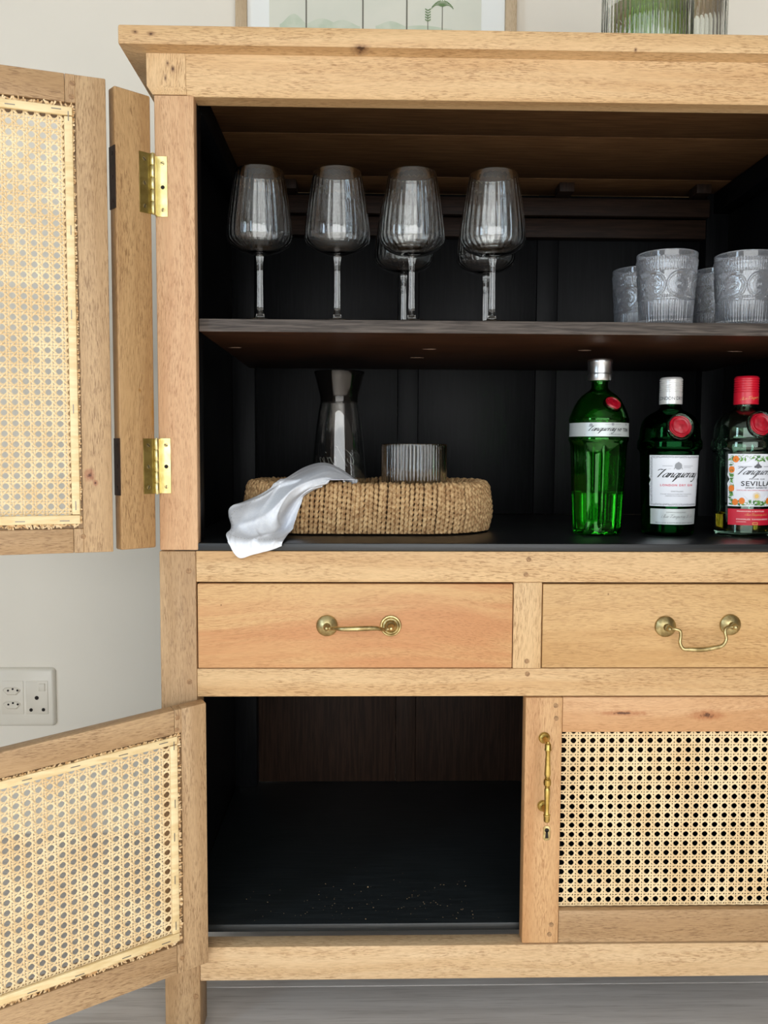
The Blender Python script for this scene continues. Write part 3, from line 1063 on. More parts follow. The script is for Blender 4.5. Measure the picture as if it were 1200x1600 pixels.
th_u = R(17.6)
M['door_u_z'] = wood('upper_door_stile_wood', 2, **BRN, knots=[((-0.026, 0, 0.7690), (0.0075, 0.05, 0.0085)), ((-0.0195, 0, 0.7600), (0.0035, 0.05, 0.004))], knotcol=(150, 80, 60))
ud = cane_door((-0.3095, -0.0596), th_u, 0.330, 0.6743, 1.2413, 0.0458, 0.0345, 0.7040, 1.2085, 0.0378, 0.7098, 1.2035, 0.0, 0.020,
               'upper folding cane door, outer leaf seen from inside', ('door_u_z', 'brown_x'), 620, (-0.0585 - 0.00625, 1.1812 - 0.00625), 0.0125)
th_l = math.atan2(0.109, 0.2255)
ld = cane_door((-0.2045, -0.0200), th_l, 0.425, 0.1201, 0.4722, 0.0412, 0.0326, 0.1590, 0.4410, 0.0378, 0.1645, 0.4375, 0.112, 0.021,
               'lower left cane door standing open, seen from inside', ('brown_z', 'brown_x'), 650, (-0.0640 - 0.0064, 0.4134 - 0.0064), 0.0128)

# narrow folding leaf between post and outer door
th_n = R(41)
bm = bmesh.new()
bm_box(bm, -0.0478, 0.0, 0.0, 0.0165, 0.6745, 1.2407, 0.0022, 3)
nl = part('folding_leaf', bm, M['leaf_z'], cab, local=True)
nl.location = Vector((-0.268, -0.012, 0)) - WPOS['cabinet']
nl.rotation_euler = (0, 0, th_n)

def leaf_plate(par, x0, x1, y0, y1, z0, z1, mat, holes, local=True, nrm='y', odd=None):
    bm = bmesh.new()
    bm_box(bm, x0, x1, y0, y1, z0, z1, 0.0004, 1)
    pl = part('hinge_leaf', bm, M[mat], par, local=local)
    return pl
def screw(par, x, y, z, mat, ang, local=True, dark=False, rot=RX):
    bm = lathe([(0, 0), (0.0027, 0), (0.0025, 0.0005), (0.0012, 0.0008), (0, 0.0008)], 12, None, (x, y, z), rot)
    o = part('screw', bm, M['hole' if dark else mat], par, local=local)
    if not dark:
        bm = bmesh.new()
        bm_box(bm, -0.0022, 0.0022, -0.0003, 0.0003, -0.00035, 0.00035)
        bmesh.ops.rotate(bm, verts=list(bm.verts), cent=(0, 0, 0), matrix=Matrix.Rotation(ang, 3, 'Y'))
        bmesh.ops.translate(bm, verts=list(bm.verts), vec=(x, y - 0.0009, z) if rot is RX else (x, y, z))
        return bm
    return None
for zt, zb in ((1.1705, 1.0962), (0.8147, 0.7440)):
    # leaf on the folding leaf, leaf on the post, knuckle between
    lp = part('hinge', box(-0.0165, 0.0005, -0.0007, 0.0003, zb, zt, 0.0003, 1), M['dull_brass'], nl, local=True)
    lp['label'] = 'brass butt hinge leaf on the folding leaf'
    for i, zz in enumerate((zt - 0.0085, (zt + zb) / 2 - 0.0005, zb + 0.0085)):
        bm = bmesh.new()
        bm_lathe(bm, [(0, 0), (0.0027, 0), (0.0025, 0.0005), (0, 0.0007)], 12, None, (-0.0098, -0.0007, zz), 0, RX)
        t = bmesh.new()
        bm_box(t, -0.0023, 0.0023, -0.0002, 0.0002, -0.0004, 0.0004)
        merge(bm, t, 1, Matrix.Translation((-0.0098, -0.0014, zz)) @ Matrix.Rotation(0.7 + i * 0.6, 4, 'Y'))
        part('screw', bm, [M['old_brass'], M['hole']], lp, local=True)
    # on the post
    bm = box(-0.2640, -0.2505, -0.0008, 0.0, zb, zt + 0.001, 0.0003, 1)
    hp = part('hinge', bm, M['brass'], cab)
    hp['label'] = 'bright brass hinge leaf with knuckle on the upper post'
    for i, zz in enumerate((zt - 0.0080, (zt + zb) / 2 - 0.0005, zb + 0.0085)):
        dark = i == 1
        bm = bmesh.new()
        bm_lathe(bm, [(0, 0), (0.0026, 0), (0.0024, 0.0004), (0, 0.0006)], 12, None, (-0.2565, -0.0008, zz), 1 if dark else 0, RX)
        if not dark:
            t = bmesh.new()
            bm_box(t, -0.0023, 0.0023, -0.0002, 0.0002, -0.0004, 0.0004)
            merge(bm, t, 1, Matrix.Translation((-0.2565, -0.0014, zz)) @ Matrix.Rotation(0.5 + i * 0.6, 4, 'Y'))
        part('screw', bm, [M['old_brass'], M['hole']], hp)
    bm = bmesh.new()
    n = 5
    for k in range(n):
        a, b = zb + (zt - zb) * k / n, zb + (zt - zb) * (k + 1) / n
        bm_lathe(bm, [(0, a + 0.0003), (0.0027, a + 0.0003), (0.0031, a + 0.0008), (0.0031, b - 0.0008), (0.0027, b - 0.0003), (0, b - 0.0003)], 14, None, (-0.2655, -0.0140, 0))
    bm_lathe(bm, [(0, zb - 0.0014), (0.0016, zb - 0.0004), (0.0016, zt + 0.0004), (0, zt + 0.0014)], 12, None, (-0.2655, -0.0140, 0))
    bm_box(bm, -0.2660, -0.2632, -0.0130, -0.0005, zb, zt, 0.0003, 1)
    part('knuckle', bm, M['brass'], hp)
    # dark hinge between folding leaf and outer door, on the leaf's edge
    dh = part('hinge', box(-0.0488, -0.0477, -0.0010, 0.0150, zb - 0.001, zt, 0.0003, 1), M['rust'], nl, local=True)
    dh['label'] = 'dark steel hinge leaf on the edge of the folding leaf'
    RY = Matrix.Rotation(R(-90), 3, 'Y')
    for zz in (zt - 0.009, (zt + zb) / 2, zb + 0.009):
        bm = bmesh.new()
        bm_lathe(bm, [(0, 0), (0.0026, 0), (0.0023, 0.0005), (0, 0.0007)], 10, None, (-0.0488, 0.0065, zz), 0, RY)
        part('screw', bm, M['rust'], dh, local=True)

# lower right door, closed -----------------------------------------------------
dz0, dz1 = 0.1318, 0.4728
M['door_r_top'] = wood('door_rail_knotty_wood', 0, (218, 176, 132), (200, 152, 106), (164, 118, 76), curl=0.8, fl=0.6,
                       knots=[((-0.0860, -0.0105, 0.0020), (0.040, 0.05, 0.0042)), ((0.0260, -0.0105, -0.0010), (0.026, 0.05, 0.0085))], knotcol=(158, 88, 46))
bm = bmesh.new()
bm_box(bm, 0.2172, 0.2669, -0.001, 0.021, dz0, dz1, 0.0016)
rd = part('door', bm, M['orange_z'], cab)
part('stile', box(0.6060, 0.6555, -0.001, 0.021, dz0, dz1, 0.0016), M['orange_z'], rd)
rd['label'] = 'lower right cane door, closed'
part('rail', box(0.2672, 0.6057, -0.0003, 0.021, 0.4252, dz1, 0.001), M['door_r_top'], rd)
part('rail', box(0.2672, 0.6057, -0.0003, 0.021, dz0, 0.1772, 0.001), M['brown_x'], rd)
cane('cane_webbing', 0.2663, 0.6065, 0.1760, 0.4264, 0.0095, rd, 0.0, p=0.0131, ph=(0.2719 - 0.00655, 0.4105 - 0.00655), local=False)
for px, pz in ((0.2575, 0.4619), (0.2585, 0.4445), (0.2571, 0.1580), (0.2547, 0.1444)):
    dowel(px, pz, rd, -0.001, 0.0032)
# pull handle with turned grip
for pz in (0.4180, 0.3245):
    part('rosette', lathe([(0, 0), (0.0078, 0), (0.0078, 0.0012), (0.0066, 0.0022), (0.0064, 0.0030), (0.0050, 0.0038), (0.0036, 0.0052), (0.0032, 0.0240), (0, 0.0240)], 24, None, (0.2428, -0.001, pz), RX), M['gold_brass'], rd)
g0, g1 = 0.3130, 0.4200
prof = [(0, 0), (0.0030, 0.0004), (0.0041, 0.0022), (0.0042, 0.0085), (0.0046, 0.0090), (0.0046, 0.0104), (0.0036, 0.0112), (0.0030, 0.0150), (0.0033, 0.0300), (0.0040, 0.0420), (0.0036, 0.0455), (0.0028, 0.0470), (0.0036, 0.0480), (0.0030, 0.0490), (0.0046, 0.0505), (0.0050, 0.0540), (0.0046, 0.0575),
        (0.0030, 0.0590), (0.0036, 0.0600), (0.0028, 0.0610), (0.0036, 0.0625), (0.0042, 0.0660), (0.0034, 0.0780), (0.0030, 0.0930), (0.0036, 0.0965), (0.0045, 0.0972), (0.0045, 0.0990), (0.0041, 0.0996), (0.0042, 0.1045), (0.0030, 0.1062), (0.0022, 0.1068), (0.0020, 0.1085), (0, 0.1092)]
part('pull', lathe(prof, 20, None, (0.2424, -0.0275, g0)), M['gold_brass'], rd)
# keyhole
bm = bmesh.new()
rrect(bm, 0.2438, 0.2534, 0.2760, 0.2965, -0.001, -0.0018, 0.004, 0.0006)
esc = part('keyhole_escutcheon', bm, M['old_brass'], rd)
bm = bmesh.new()
poly_faces(bm, disc(0.2486, 0.2905, 0.0030) + [[(0.2473, 0.2895), (0.2463, 0.2795), (0.2509, 0.2795), (0.2499, 0.2895)]], lambda a, b: Vector((a, -0.0019, b)))
r_ = bmesh.ops.extrude_face_region(bm, geom=list(bm.faces))
bmesh.ops.translate(bm, vec=(0, 0.0003, 0), verts=[v for v in r_['geom'] if isinstance(v, bmesh.types.BMVert)])
part('keyhole', bm, M['hole'], esc)

# sawdust on the lower floor
bm = bmesh.new()
jr = random.Random(21)
for i in range(120):
    x = 0.16 - abs(jr.gauss(0, 0.16)) if jr.random() < 0.8 else jr.uniform(-0.22, 0.2)
    y = 0.035 + abs(jr.gauss(0, 0.06))
    if not (-0.22 < x < 0.205 and y < 0.4):
        continue
    s = jr.uniform(0.0002, 0.00055) * (2.2 if jr.random() < 0.07 else 1)
    t = bmesh.new()
    bmesh.ops.create_icosphere(t, subdivisions=0 + 1, radius=s)
    merge(bm, t, 0, Matrix.Translation((x, y, 0.1462 + s * 0.5)) @ Matrix.Rotation(jr.uniform(0, 3), 4, 'Z') @ Matrix.Diagonal((1.6, 1.0, 0.6, 1)))
dust = tag(part('sawdust', bm, M['crumb'], None, sharp=0), 'specks of sawdust scattered on black floor of lower compartment', 'sawdust')
stuff(dust)

# ------------------------------------------------------------------ glassware on the shelf
ZS = 0.9716
def wine_glass(x, y, label, group=None):
    t = thing('wine_glass', label, 'wine glass', (x, y, ZS), group)
    out = [(0.0, 0.0905), (0.0045, 0.0906), (0.0120, 0.0918), (0.0240, 0.0948), (0.0330, 0.0988), (0.0390, 0.1028), (0.0425, 0.1075), (0.0438, 0.1120), (0.0439, 0.1170), (0.0428, 0.1300), (0.0402, 0.1500), (0.0370, 0.1720), (0.0341, 0.1900), (0.0322, 0.1985), (0.0319, 0.1993)]
    inn = [(0.0311, 0.1993), (0.0314, 0.1980), (0.0332, 0.1900), (0.0361, 0.1720), (0.0393, 0.1500), (0.0419, 0.1300), (0.0430, 0.1170), (0.0428, 0.1120), (0.0415, 0.1085), (0.0380, 0.1048), (0.0322, 0.1014), (0.0230, 0.0976), (0.0110, 0.0950), (0.0, 0.0942)]
    prof = [(r, z) for r, z in out] + inn
    no = len(out)
    def fn(a, r, z, i):
        if i >= no and 0.100 < z < 0.193 and r > 0.02:
            e = min(1.0, (z - 0.100) / 0.01, (0.193 - z) / 0.02)
            return r - 0.00042 * e * (0.5 + 0.5 * math.cos(a * 32))
        return r
    part('bowl', lathe(prof, 192, fn, (x, y, ZS)), M['glass'], t)
    st = [(0, 0.0042), (0.0100, 0.0043), (0.0066, 0.0075), (0.0049, 0.0130), (0.0040, 0.0240), (0.0037, 0.0450), (0.0038, 0.0680), (0.0043, 0.0820), (0.0052, 0.0885), (0.0046, 0.0903), (0, 0.0904)]
    part('stem', lathe(st, 28, None, (x, y, ZS)), M['glass'], t)
    ft = [(0, 0), (0.0355, 0), (0.0362, 0.0008), (0.0355, 0.0016), (0.022, 0.0026), (0.0100, 0.0041), (0, 0.0041)]
    part('foot', lathe(ft, 56, None, (x, y, ZS)), M['glass'], t)
    return t
WG = 'wine glasses on the upper shelf'
wg = wine_glass(-0.1406, 0.055, 'leftmost ribbed wine glass on the shelf, standing alone', WG)
def dup(src, dx, dy, label, name=None):
    c = copy_tree(src)
    c.location = src.location + Vector((dx, dy, 0))
    c['label'] = label
    return c
for x, y, lab in ((-0.0367, 0.055, 'second ribbed wine glass from the left on the shelf'),
                  (0.0637, 0.055, 'third ribbed wine glass from the left, in front of another glass'),
                  (0.1730, 0.055, 'front ribbed wine glass nearest the tumblers'),
                  (0.0582, 0.172, 'wine glass half hidden behind the third glass from the left'),
                  (0.1803, 0.172, 'wine glass half hidden behind the front glass nearest the tumblers')):
    dup(wg, x + 0.1406, y - 0.055, lab)

def tumbler_prof():
    out = [(0, 0), (0.0325, 0), (0.0338, 0.0008)]
    n = 78
    for i in range(n + 1):
        z = 0.0012 + (0.0962 - 0.0012) * i / n
        out.append((0.0340 + 0.0064 * z / 0.0962, z))
    out += [(0.0401, 0.0970), (0.0392, 0.0970)]
    inn = [(0.0386, 0.0955), (0.0372, 0.0740), (0.0340, 0.0300), (0.0322, 0.0120), (0.0290, 0.0090), (0, 0.0085)]
    return out, inn
def emb(a, r, z, i):
    if r < 0.033 or i > 82:
        return r
    a = a + R(19)
    h = 0.0
    def bead(zc, n):
        da = (a * n / (2 * PI)) % 1.0 - 0.5
        d2 = (da * 2 * PI * r / n / 0.0013) ** 2 + ((z - zc) / 0.0013) ** 2
        return 0.0014 * max(0.0, 1 - d2) ** 0.5 if d2 < 1 else 0.0
    if z > 0.080:
        h = bead(0.0865, 72)
        if 0.0725 < z < 0.0845:
            h = max(h, 0.0009 * abs(math.sin(a * 36)))
    elif z > 0.0735:
        h = 0.0006 * abs(math.sin(a * 36))
    elif z > 0.0705:
        h = bead(0.072, 72)
    elif z > 0.032:
        k = 7
        da = ((a * k / (2 * PI)) % 1.0 - 0.5) * 2 * PI * r / k
        d = math.hypot(da, z - 0.052)
        if d < 0.0168:
            if d > 0.0135:
                h = 0.0014 * math.sin((d - 0.0135) / 0.0033 * PI)
            elif d > 0.0035:
                ph = math.atan2(z - 0.052, da)
                h = 0.0008 * abs(math.sin(ph * 12)) * (0.6 + 0.4 * math.cos(d / 0.0035 * PI))
            else:
                h = 0.0014 * (1 - d / 0.0035)
        else:
            h = bead(0.0365, 72)
    elif z > 0.003:
        h = 0.0009 * abs(math.sin(a * 30))
    return r + h
def tumbler(x, y, label):
    t = thing('tumbler', label, 'tumbler', (x, y, ZS), 'embossed tumblers on the shelf')
    out, inn = tumbler_prof()
    part('embossed_wall', lathe(out + inn, 336, emb, (x, y, ZS)), M['pressed'], t, sharp=60)
    return t
tb = tumbler(0.4123, 0.060, 'front embossed glass tumbler with the round medallions, nearer the wine glasses')
dup(tb, 0.520 - 0.4123, 0.0, 'front embossed glass tumbler cut by the right edge of the picture')
dup(tb, 0.4095 - 0.4123, 0.105, 'back embossed tumbler, outermost on the left of its group')
dup(tb, 0.529 - 0.4123, 0.105, 'back embossed tumbler seen between the two front tumblers')

# ------------------------------------------------------------------ basket tray with carafe and ribbed glass
ZF = 0.6792
bk_ = thing('basket_tray', 'round-cornered seagrass rope tray basket on the black shelf floor', 'basket', (0.007, 0.240, ZF))
BX0, BX1, BY0, BY1, BR = -0.1790, 0.1930, 0.1040, 0.3780, 0.105
def rr_pt(s, inset=0.0):
    """point and outward normal on a rounded rectangle, s = arc length"""
    w, d = (BX1 - BX0) - 2 * BR, (BY1 - BY0) - 2 * BR
    q = PI * BR / 2
    segs = [('l', w), ('a', q), ('l', d), ('a', q), ('l', w), ('a', q), ('l', d), ('a', q)]
    corners = [(BX1 - BR, BY0 + BR), (BX1 - BR, BY1 - BR), (BX0 + BR, BY1 - BR), (BX0 + BR, BY0 + BR)]
    tot = 2 * w + 2 * d + 4 * q
    s = s % tot
    starts = [(BX0 + BR, BY0), None, (BX1, BY0 + BR), None, (BX1 - BR, BY1), None, (BX0, BY1 - BR), None]
    dirs = [(1, 0), None, (0, 1), None, (-1, 0), None, (0, -1), None]
    nrm = [(0, -1), None, (1, 0), None, (0, 1), None, (-1, 0), None]
    a0 = [0, -90, 0, 0, 0, 90, 0, 180]
    for i, (k, L) in enumerate(segs):
        if s <= L or i == 7:
            if k == 'l':
                p = (starts[i][0] + dirs[i][0] * s, starts[i][1] + dirs[i][1] * s)
                n = nrm[i]
            else:
                a = R(a0[i]) + s / BR
                c = corners[i // 2]
                n = (math.cos(a), math.sin(a))
                p = (c[0] + BR * n[0], c[1] + BR * n[1])
            return Vector((p[0] - n[0] * inset, p[1] - n[1] * inset, 0)), Vector((n[0], n[1], 0))
        s -= L
PER = 2 * ((BX1 - BX0) - 2 * BR) + 2 * ((BY1 - BY0) - 2 * BR) + 2 * PI * BR
NW = 172
HB = 0.0735
bm = bmesh.new()
jr = random.Random(4)
for i in range(NW):
    s0 = PER * i / NW + jr.uniform(-0.0006, 0.0006)
    lean = 0.004 + jr.uniform(-0.0012, 0.0012)
    top = HB + jr.uniform(-0.0012, 0.0012)
    path = []
    nz = 44
    for k in range(nz + 1):
        t = k / nz
        z = 0.0035 + (top - 0.011) * t
        p, n = rr_pt(s0 + lean * (t - 0.5))
        bul = 0.0045 * math.sin(t * PI) + 0.0005 * math.sin(t * 9 + i)
        path.append(p + n * (bul - 0.0015) + Vector((0, 0, ZF + z)))
    for k in range(1, 14):
        a = PI * k / 14
        p, n = rr_pt(s0 + lean * 0.5)
        path.append(p - n * (0.0075 - 0.0075 * math.cos(a) + 0.0015) + Vector((0, 0, ZF + top - 0.0075 + 0.0070 * math.sin(a))))
    for k in range(0, 9):
        t = k / 8
        p, n = rr_pt(s0 + lean * 0.5)
        path.append(p - n * 0.0165 + Vector((0, 0, ZF + top - 0.0075 - (top - 0.014) * t)))
    ph = jr.uniform(0, 6)
    r0 = 0.0031 * jr.uniform(0.93, 1.06)
    bm_tube(bm, path, r0, 8, 0, True, lambda a, k, r: r * (1.0 + 0.24 * math.cos(2 * (a - k * 0.6 - ph))))
rope = part('rope_wrapping', bm, M['rope_a'], bk_)
stuff(rope)
M['rope_dark'] = plain('seagrass_core', (96, 70, 44), 0.9)
bm = bmesh.new()
ring = []
nn = 90
for k in range(nn):
    p0, n = rr_pt(PER * k / nn, 0.0035)
    p1, n = rr_pt(PER * k / nn, 0.0135)
    ring.append([bm.verts.new(p0 + Vector((0, 0, ZF + 0.002))), bm.verts.new(p0 + Vector((0, 0, ZF + HB - 0.005))), bm.verts.new(p1 + Vector((0, 0, ZF + HB - 0.005))), bm.verts.new(p1 + Vector((0, 0, ZF + 0.002)))])
for k in range(nn):
    A, B = ring[k], ring[(k + 1) % nn]
    for j in range(4):
        bm.faces.new([A[j], B[j], B[(j + 1) % 4], A[(j + 1) % 4]])
part('core', bm, M['rope_dark'], bk_)
bm = bmesh.new()
pts = [rr_pt(PER * k / nn, 0.0145)[0] for k in range(nn)]
lo = [bm.verts.new(p + Vector((0, 0, ZF + 0.0008))) for p in pts]
hi = [bm.verts.new(p + Vector((0, 0, ZF + 0.0060))) for p in pts]
bm.faces.new(list(reversed(lo)))
bm.faces.new(hi)
for k in range(nn):
    bm.faces.new([lo[k], lo[(k + 1) % nn], hi[(k + 1) % nn], hi[k]])
part('base', bm, M['rope_a'], bk_)

ZB = ZF + 0.0062
CXc, CYc = -0.0400, 0.2700
cf = thing('carafe', 'clear glass carafe with smoky flared neck standing in the rope basket', 'carafe', (CXc, CYc, ZB))
co = [(0, 0), (0.036, 0), (0.0425, 0.0025), (0.0452, 0.010), (0.0458, 0.030), (0.0452, 0.052), (0.0437, 0.0785), (0.0408, 0.115), (0.0372, 0.150), (0.0332, 0.178), (0.0303, 0.1925)]
ci = [(0.0283, 0.1925), (0.0312, 0.178), (0.0352, 0.150), (0.0388, 0.115), (0.0417, 0.0785), (0.0432, 0.052), (0.0438, 0.030), (0.0428, 0.014), (0.038, 0.0085), (0, 0.0075)]
part('body', lathe(co + ci, 72, None, (CXc, CYc, ZB)), M['glass'], cf)
no_ = [(0.0302, 0.1927), (0.0299, 0.1965), (0.0306, 0.2030), (0.0345, 0.2190), (0.0385, 0.2340), (0.0404, 0.2398), (0.0408, 0.2406), (0.0403, 0.2412), (0.0392, 0.2404), (0.0372, 0.2340), (0.0332, 0.2190), (0.0292, 0.2030), (0.0283, 0.1965), (0.0284, 0.1927), (0.0302, 0.1927)]
part('neck', lathe(no_, 72, None, (CXc, CYc, ZB)), M['smoke'], cf)
# engraving on the far side, so it reads mirrored through the glass
qs, wq = script_quads('Avin', 0.0140, 0.30, (0.13, 0.06))
def carafe_back(u, v):
    z = 0.0905 + v
    for (r0, z0), (r1, z1) in zip(co, co[1:]):
        if z0 <= z <= z1:
            r = r0 + (r1 - r0) * (z - z0) / (z1 - z0) + 0.0004
    a = PI + (u - wq / 2 + 0.0065) / 0.0415
    return Vector((CXc + r * math.sin(a), CYc - r * math.cos(a), ZB + z))
bm = bmesh.new()
poly_faces(bm, qs, carafe_back)
part('engraving', bm, M['etch'], cf, sharp=0, fix=False)

def ribbed_glass(x, y, z, r, h, n, label, amp=0.0013):
    t = thing('ribbed_glass', label, 'glass', (x, y, z))
    out = [(0, 0), (r * 0.93, 0), (r * 0.985, 0.0012), (r, 0.004), (r, h * 0.5), (r, h - 0.004), (r * 0.995, h - 0.001), (r * 0.985, h)]
    inn = [(r - 0.0032, h), (r - 0.0038, h - 0.002), (r - 0.0038, h * 0.5), (r - 0.0038, 0.014), (r - 0.007, 0.0095), (0, 0.009)]
    def fn(a, rr, zz, i):
        if 1 <= i <= 6:
            return rr - amp * (1 - abs(math.sin(a * n / 2)) ** 0.8)
        return rr
    part('ribbed_wall', lathe(out + inn, n * 6, fn, (x, y, z)), M['glass'], t, sharp=70)
    return t
ribbed_glass(0.0784, 0.220, ZB, 0.0510, 0.1260, 56, 'short wide ribbed glass standing in the rope basket')

# napkin ---------------------------------------------------------------------
NAP = [
    [(-0.0024, 0.1500, 0.7479), (-0.0043, 0.1420, 0.7492), (-0.0061, 0.1340, 0.7504), (-0.0079, 0.1280, 0.7507), (-0.0098, 0.1220, 0.7500), (-0.0116, 0.1180, 0.7492), (-0.0134, 0.1160, 0.7483)],
    [(-0.0300, 0.1950, 0.7695), (-0.0264, 0.1650, 0.7654), (-0.0231, 0.1400, 0.7595), (-0.0254, 0.1180, 0.7547), (-0.0289, 0.1080, 0.7514), (-0.0334, 0.1060, 0.7487), (-0.0371, 0.1080, 0.7458)],
    [(-0.0602, 0.2150, 0.7818), (-0.0558, 0.1800, 0.7775), (-0.0522, 0.1400, 0.7707), (-0.0509, 0.1080, 0.7623), (-0.0539, 0.0940, 0.7545), (-0.0585, 0.0960, 0.7499), (-0.0624, 0.1000, 0.7442)],
    [(-0.0900, 0.2150, 0.7757), (-0.0877, 0.1800, 0.7706), (-0.0818, 0.1200, 0.7645), (-0.0760, 0.0860, 0.7574), (-0.0755, 0.0780, 0.7497), (-0.0796, 0.0860, 0.7439), (-0.0829, 0.0940, 0.7381)],
    [(-0.1169, 0.1300, 0.7576), (-0.1158, 0.1180, 0.7543), (-0.1091, 0.0950, 0.7497), (-0.1014, 0.0680, 0.7438), (-0.0981, 0.0700, 0.7348), (-0.0948, 0.0960, 0.7298), (-0.0882, 0.0920, 0.7264)],
    [(-0.1454, 0.1040, 0.7392), (-0.1398, 0.0940, 0.7352), (-0.1302, 0.0720, 0.7283), (-0.1176, 0.0520, 0.7252), (-0.1130, 0.0580, 0.7151), (-0.1061, 0.1000, 0.7076), (-0.0935, 0.0900, 0.7120)],
    [(-0.1710, 0.0980, 0.7276), (-0.1604, 0.0720, 0.7229), (-0.1456, 0.0520, 0.7137), (-0.1288, 0.0420, 0.7066), (-0.1183, 0.0500, 0.7034), (-0.1105, 0.0980, 0.6931), (-0.0965, 0.0820, 0.7009)],
    [(-0.1890, 0.0850, 0.7184), (-0.1785, 0.0620, 0.7102), (-0.1574, 0.0360, 0.7001), (-0.1371, 0.0240, 0.6934), (-0.1213, 0.0360, 0.6906), (-0.1129, 0.0750, 0.6879), (-0.0998, 0.0680, 0.6913)],
    [(-0.1819, 0.0550, 0.6949), (-0.1750, 0.0380, 0.6947), (-0.1579, 0.0200, 0.6903), (-0.1391, 0.0120, 0.6877), (-0.1243, 0.0160, 0.6865), (-0.1130, 0.0300, 0.6852), (-0.1037, 0.0420, 0.6858)],
    [(-0.1813, 0.0120, 0.6902), (-0.1761, 0.0000, 0.6846), (-0.1652, -0.0060, 0.6819), (-0.1468, -0.0070, 0.6812), (-0.1302, -0.0070, 0.6813), (-0.1171, -0.0050, 0.6819), (-0.1051, 0.0000, 0.6823)],
    [(-0.1769, 0.0000, 0.6812), (-0.1711, -0.0060, 0.6701), (-0.1608, -0.0090, 0.6605), (-0.1448, -0.0100, 0.6648), (-0.1316, -0.0100, 0.6682), (-0.1192, -0.0090, 0.6714), (-0.1069, -0.0070, 0.6763)],
]

rows = [catmull(r, 8) for r in NAP]
ncol = len(rows[0])
colsplines = [catmull([rows[i][j] for i in range(len(rows))], 8) for j in range(ncol)]
bm = bmesh.new()
grid = [[bm.verts.new(colsplines[j][i]) for j in range(ncol)] for i in range(len(colsplines[0]))]
for i in range(len(grid)):
    for j in range(ncol):
        u, v = i / (len(grid) - 1), j / (ncol - 1)
        e = min(1, u * 3) * 0.0042
        rg = 1 - abs(math.sin(v * 9.0 + u * 5.0 + 0.6 * math.sin(u * 9)))
        rg2 = 1 - abs(math.sin(u * 8.0 - v * 6.0 + 0.8 * math.sin(v * 7)))
        grid[i][j].co += Vector((0.35, -0.9, 0.25)) * e * min(1, (1.02 - u) * 6 + 0.25) * (rg ** 2.5 * 1.3 + rg2 ** 4 * 0.8 - 0.35 + math.sin(u * 41 - v * 27) * 0.12)
for i, row in enumerate(grid):
    for v in row:
        # keep the cloth outside the basket wall and above its rim
        cxm, cym = (BX0 + BX1) / 2, (BY0 + BY1) / 2
        qx, qy = abs(v.co.x - cxm) - ((BX1 - BX0) / 2 - BR), abs(v.co.y - cym) - ((BY1 - BY0) / 2 - BR)
        d = math.hypot(max(qx, 0), max(qy, 0)) + min(max(qx, qy), 0) - BR
        if v.co.z < ZF + HB + 0.0065 and -0.020 < d < 0.0085:
            if d < -0.006 or i < 26:
                v.co.z = ZF + HB + 0.0065
            else:
                g = Vector((max(qx, 0) * (1 if v.co.x > cxm else -1), max(qy, 0) * (1 if v.co.y > cym else -1), 0))
                if g.length < 1e-6:
                    g = Vector((0, -1, 0))
                v.co += g.normalized() * (0.0085 - d)
        if v.co.z < 0.6815 and v.co.y > -0.0045:
            if v.co.y < 0.016:
                v.co.y = -0.0045
            else:
                v.co.z = 0.6815
for i in range(len(grid) - 1):
    for j in range(ncol - 1):
        bm.faces.new([grid[i][j], grid[i][j + 1], grid[i + 1][j + 1], grid[i + 1][j]])
hem_pts = [[Vector(grid[i][j].co) for i in range(int(len(grid) * 0.42), len(grid) - 12)] for j in (6,)]
hem2 = [Vector(grid[len(grid) - 12][j].co) for j in range(3, ncol - 6)]
nap = part('napkin', bm, M['linen'], None, sharp=0, fix=False)
for p in nap.data.polygons:
    p.use_smooth = True
sm = nap.modifiers.new('thickness', 'SOLIDIFY')
sm.thickness = 0.0007
sm.offset = 0
tag(nap, 'crumpled white linen napkin hanging over the rim of the rope basket', 'napkin')
bm = bmesh.new()
for line in hem_pts + [hem2]:
    for k in range(0, len(line) - 1, 2):
        a, b = line[k], line[k + 1]
        d = (b - a)
        b = a + d * 0.6
        bm_tube(bm, [a + Vector((0, -0.0007, 0.0003)), b + Vector((0, -0.0007, 0.0003))], 0.0003, 5)
part('hem_stitching', bm, M['thread'], nap)

# ------------------------------------------------------------------ gin bottles
PXM = 0.00095
def interp(prof, z):
    for (r0, z0), (r1, z1) in zip(prof, prof[1:]):
        if z1 > z0 and z0 <= z <= z1:
            return r0 + (r1 - r0) * (z - z0) / (z1 - z0)
    return prof[-1][0]

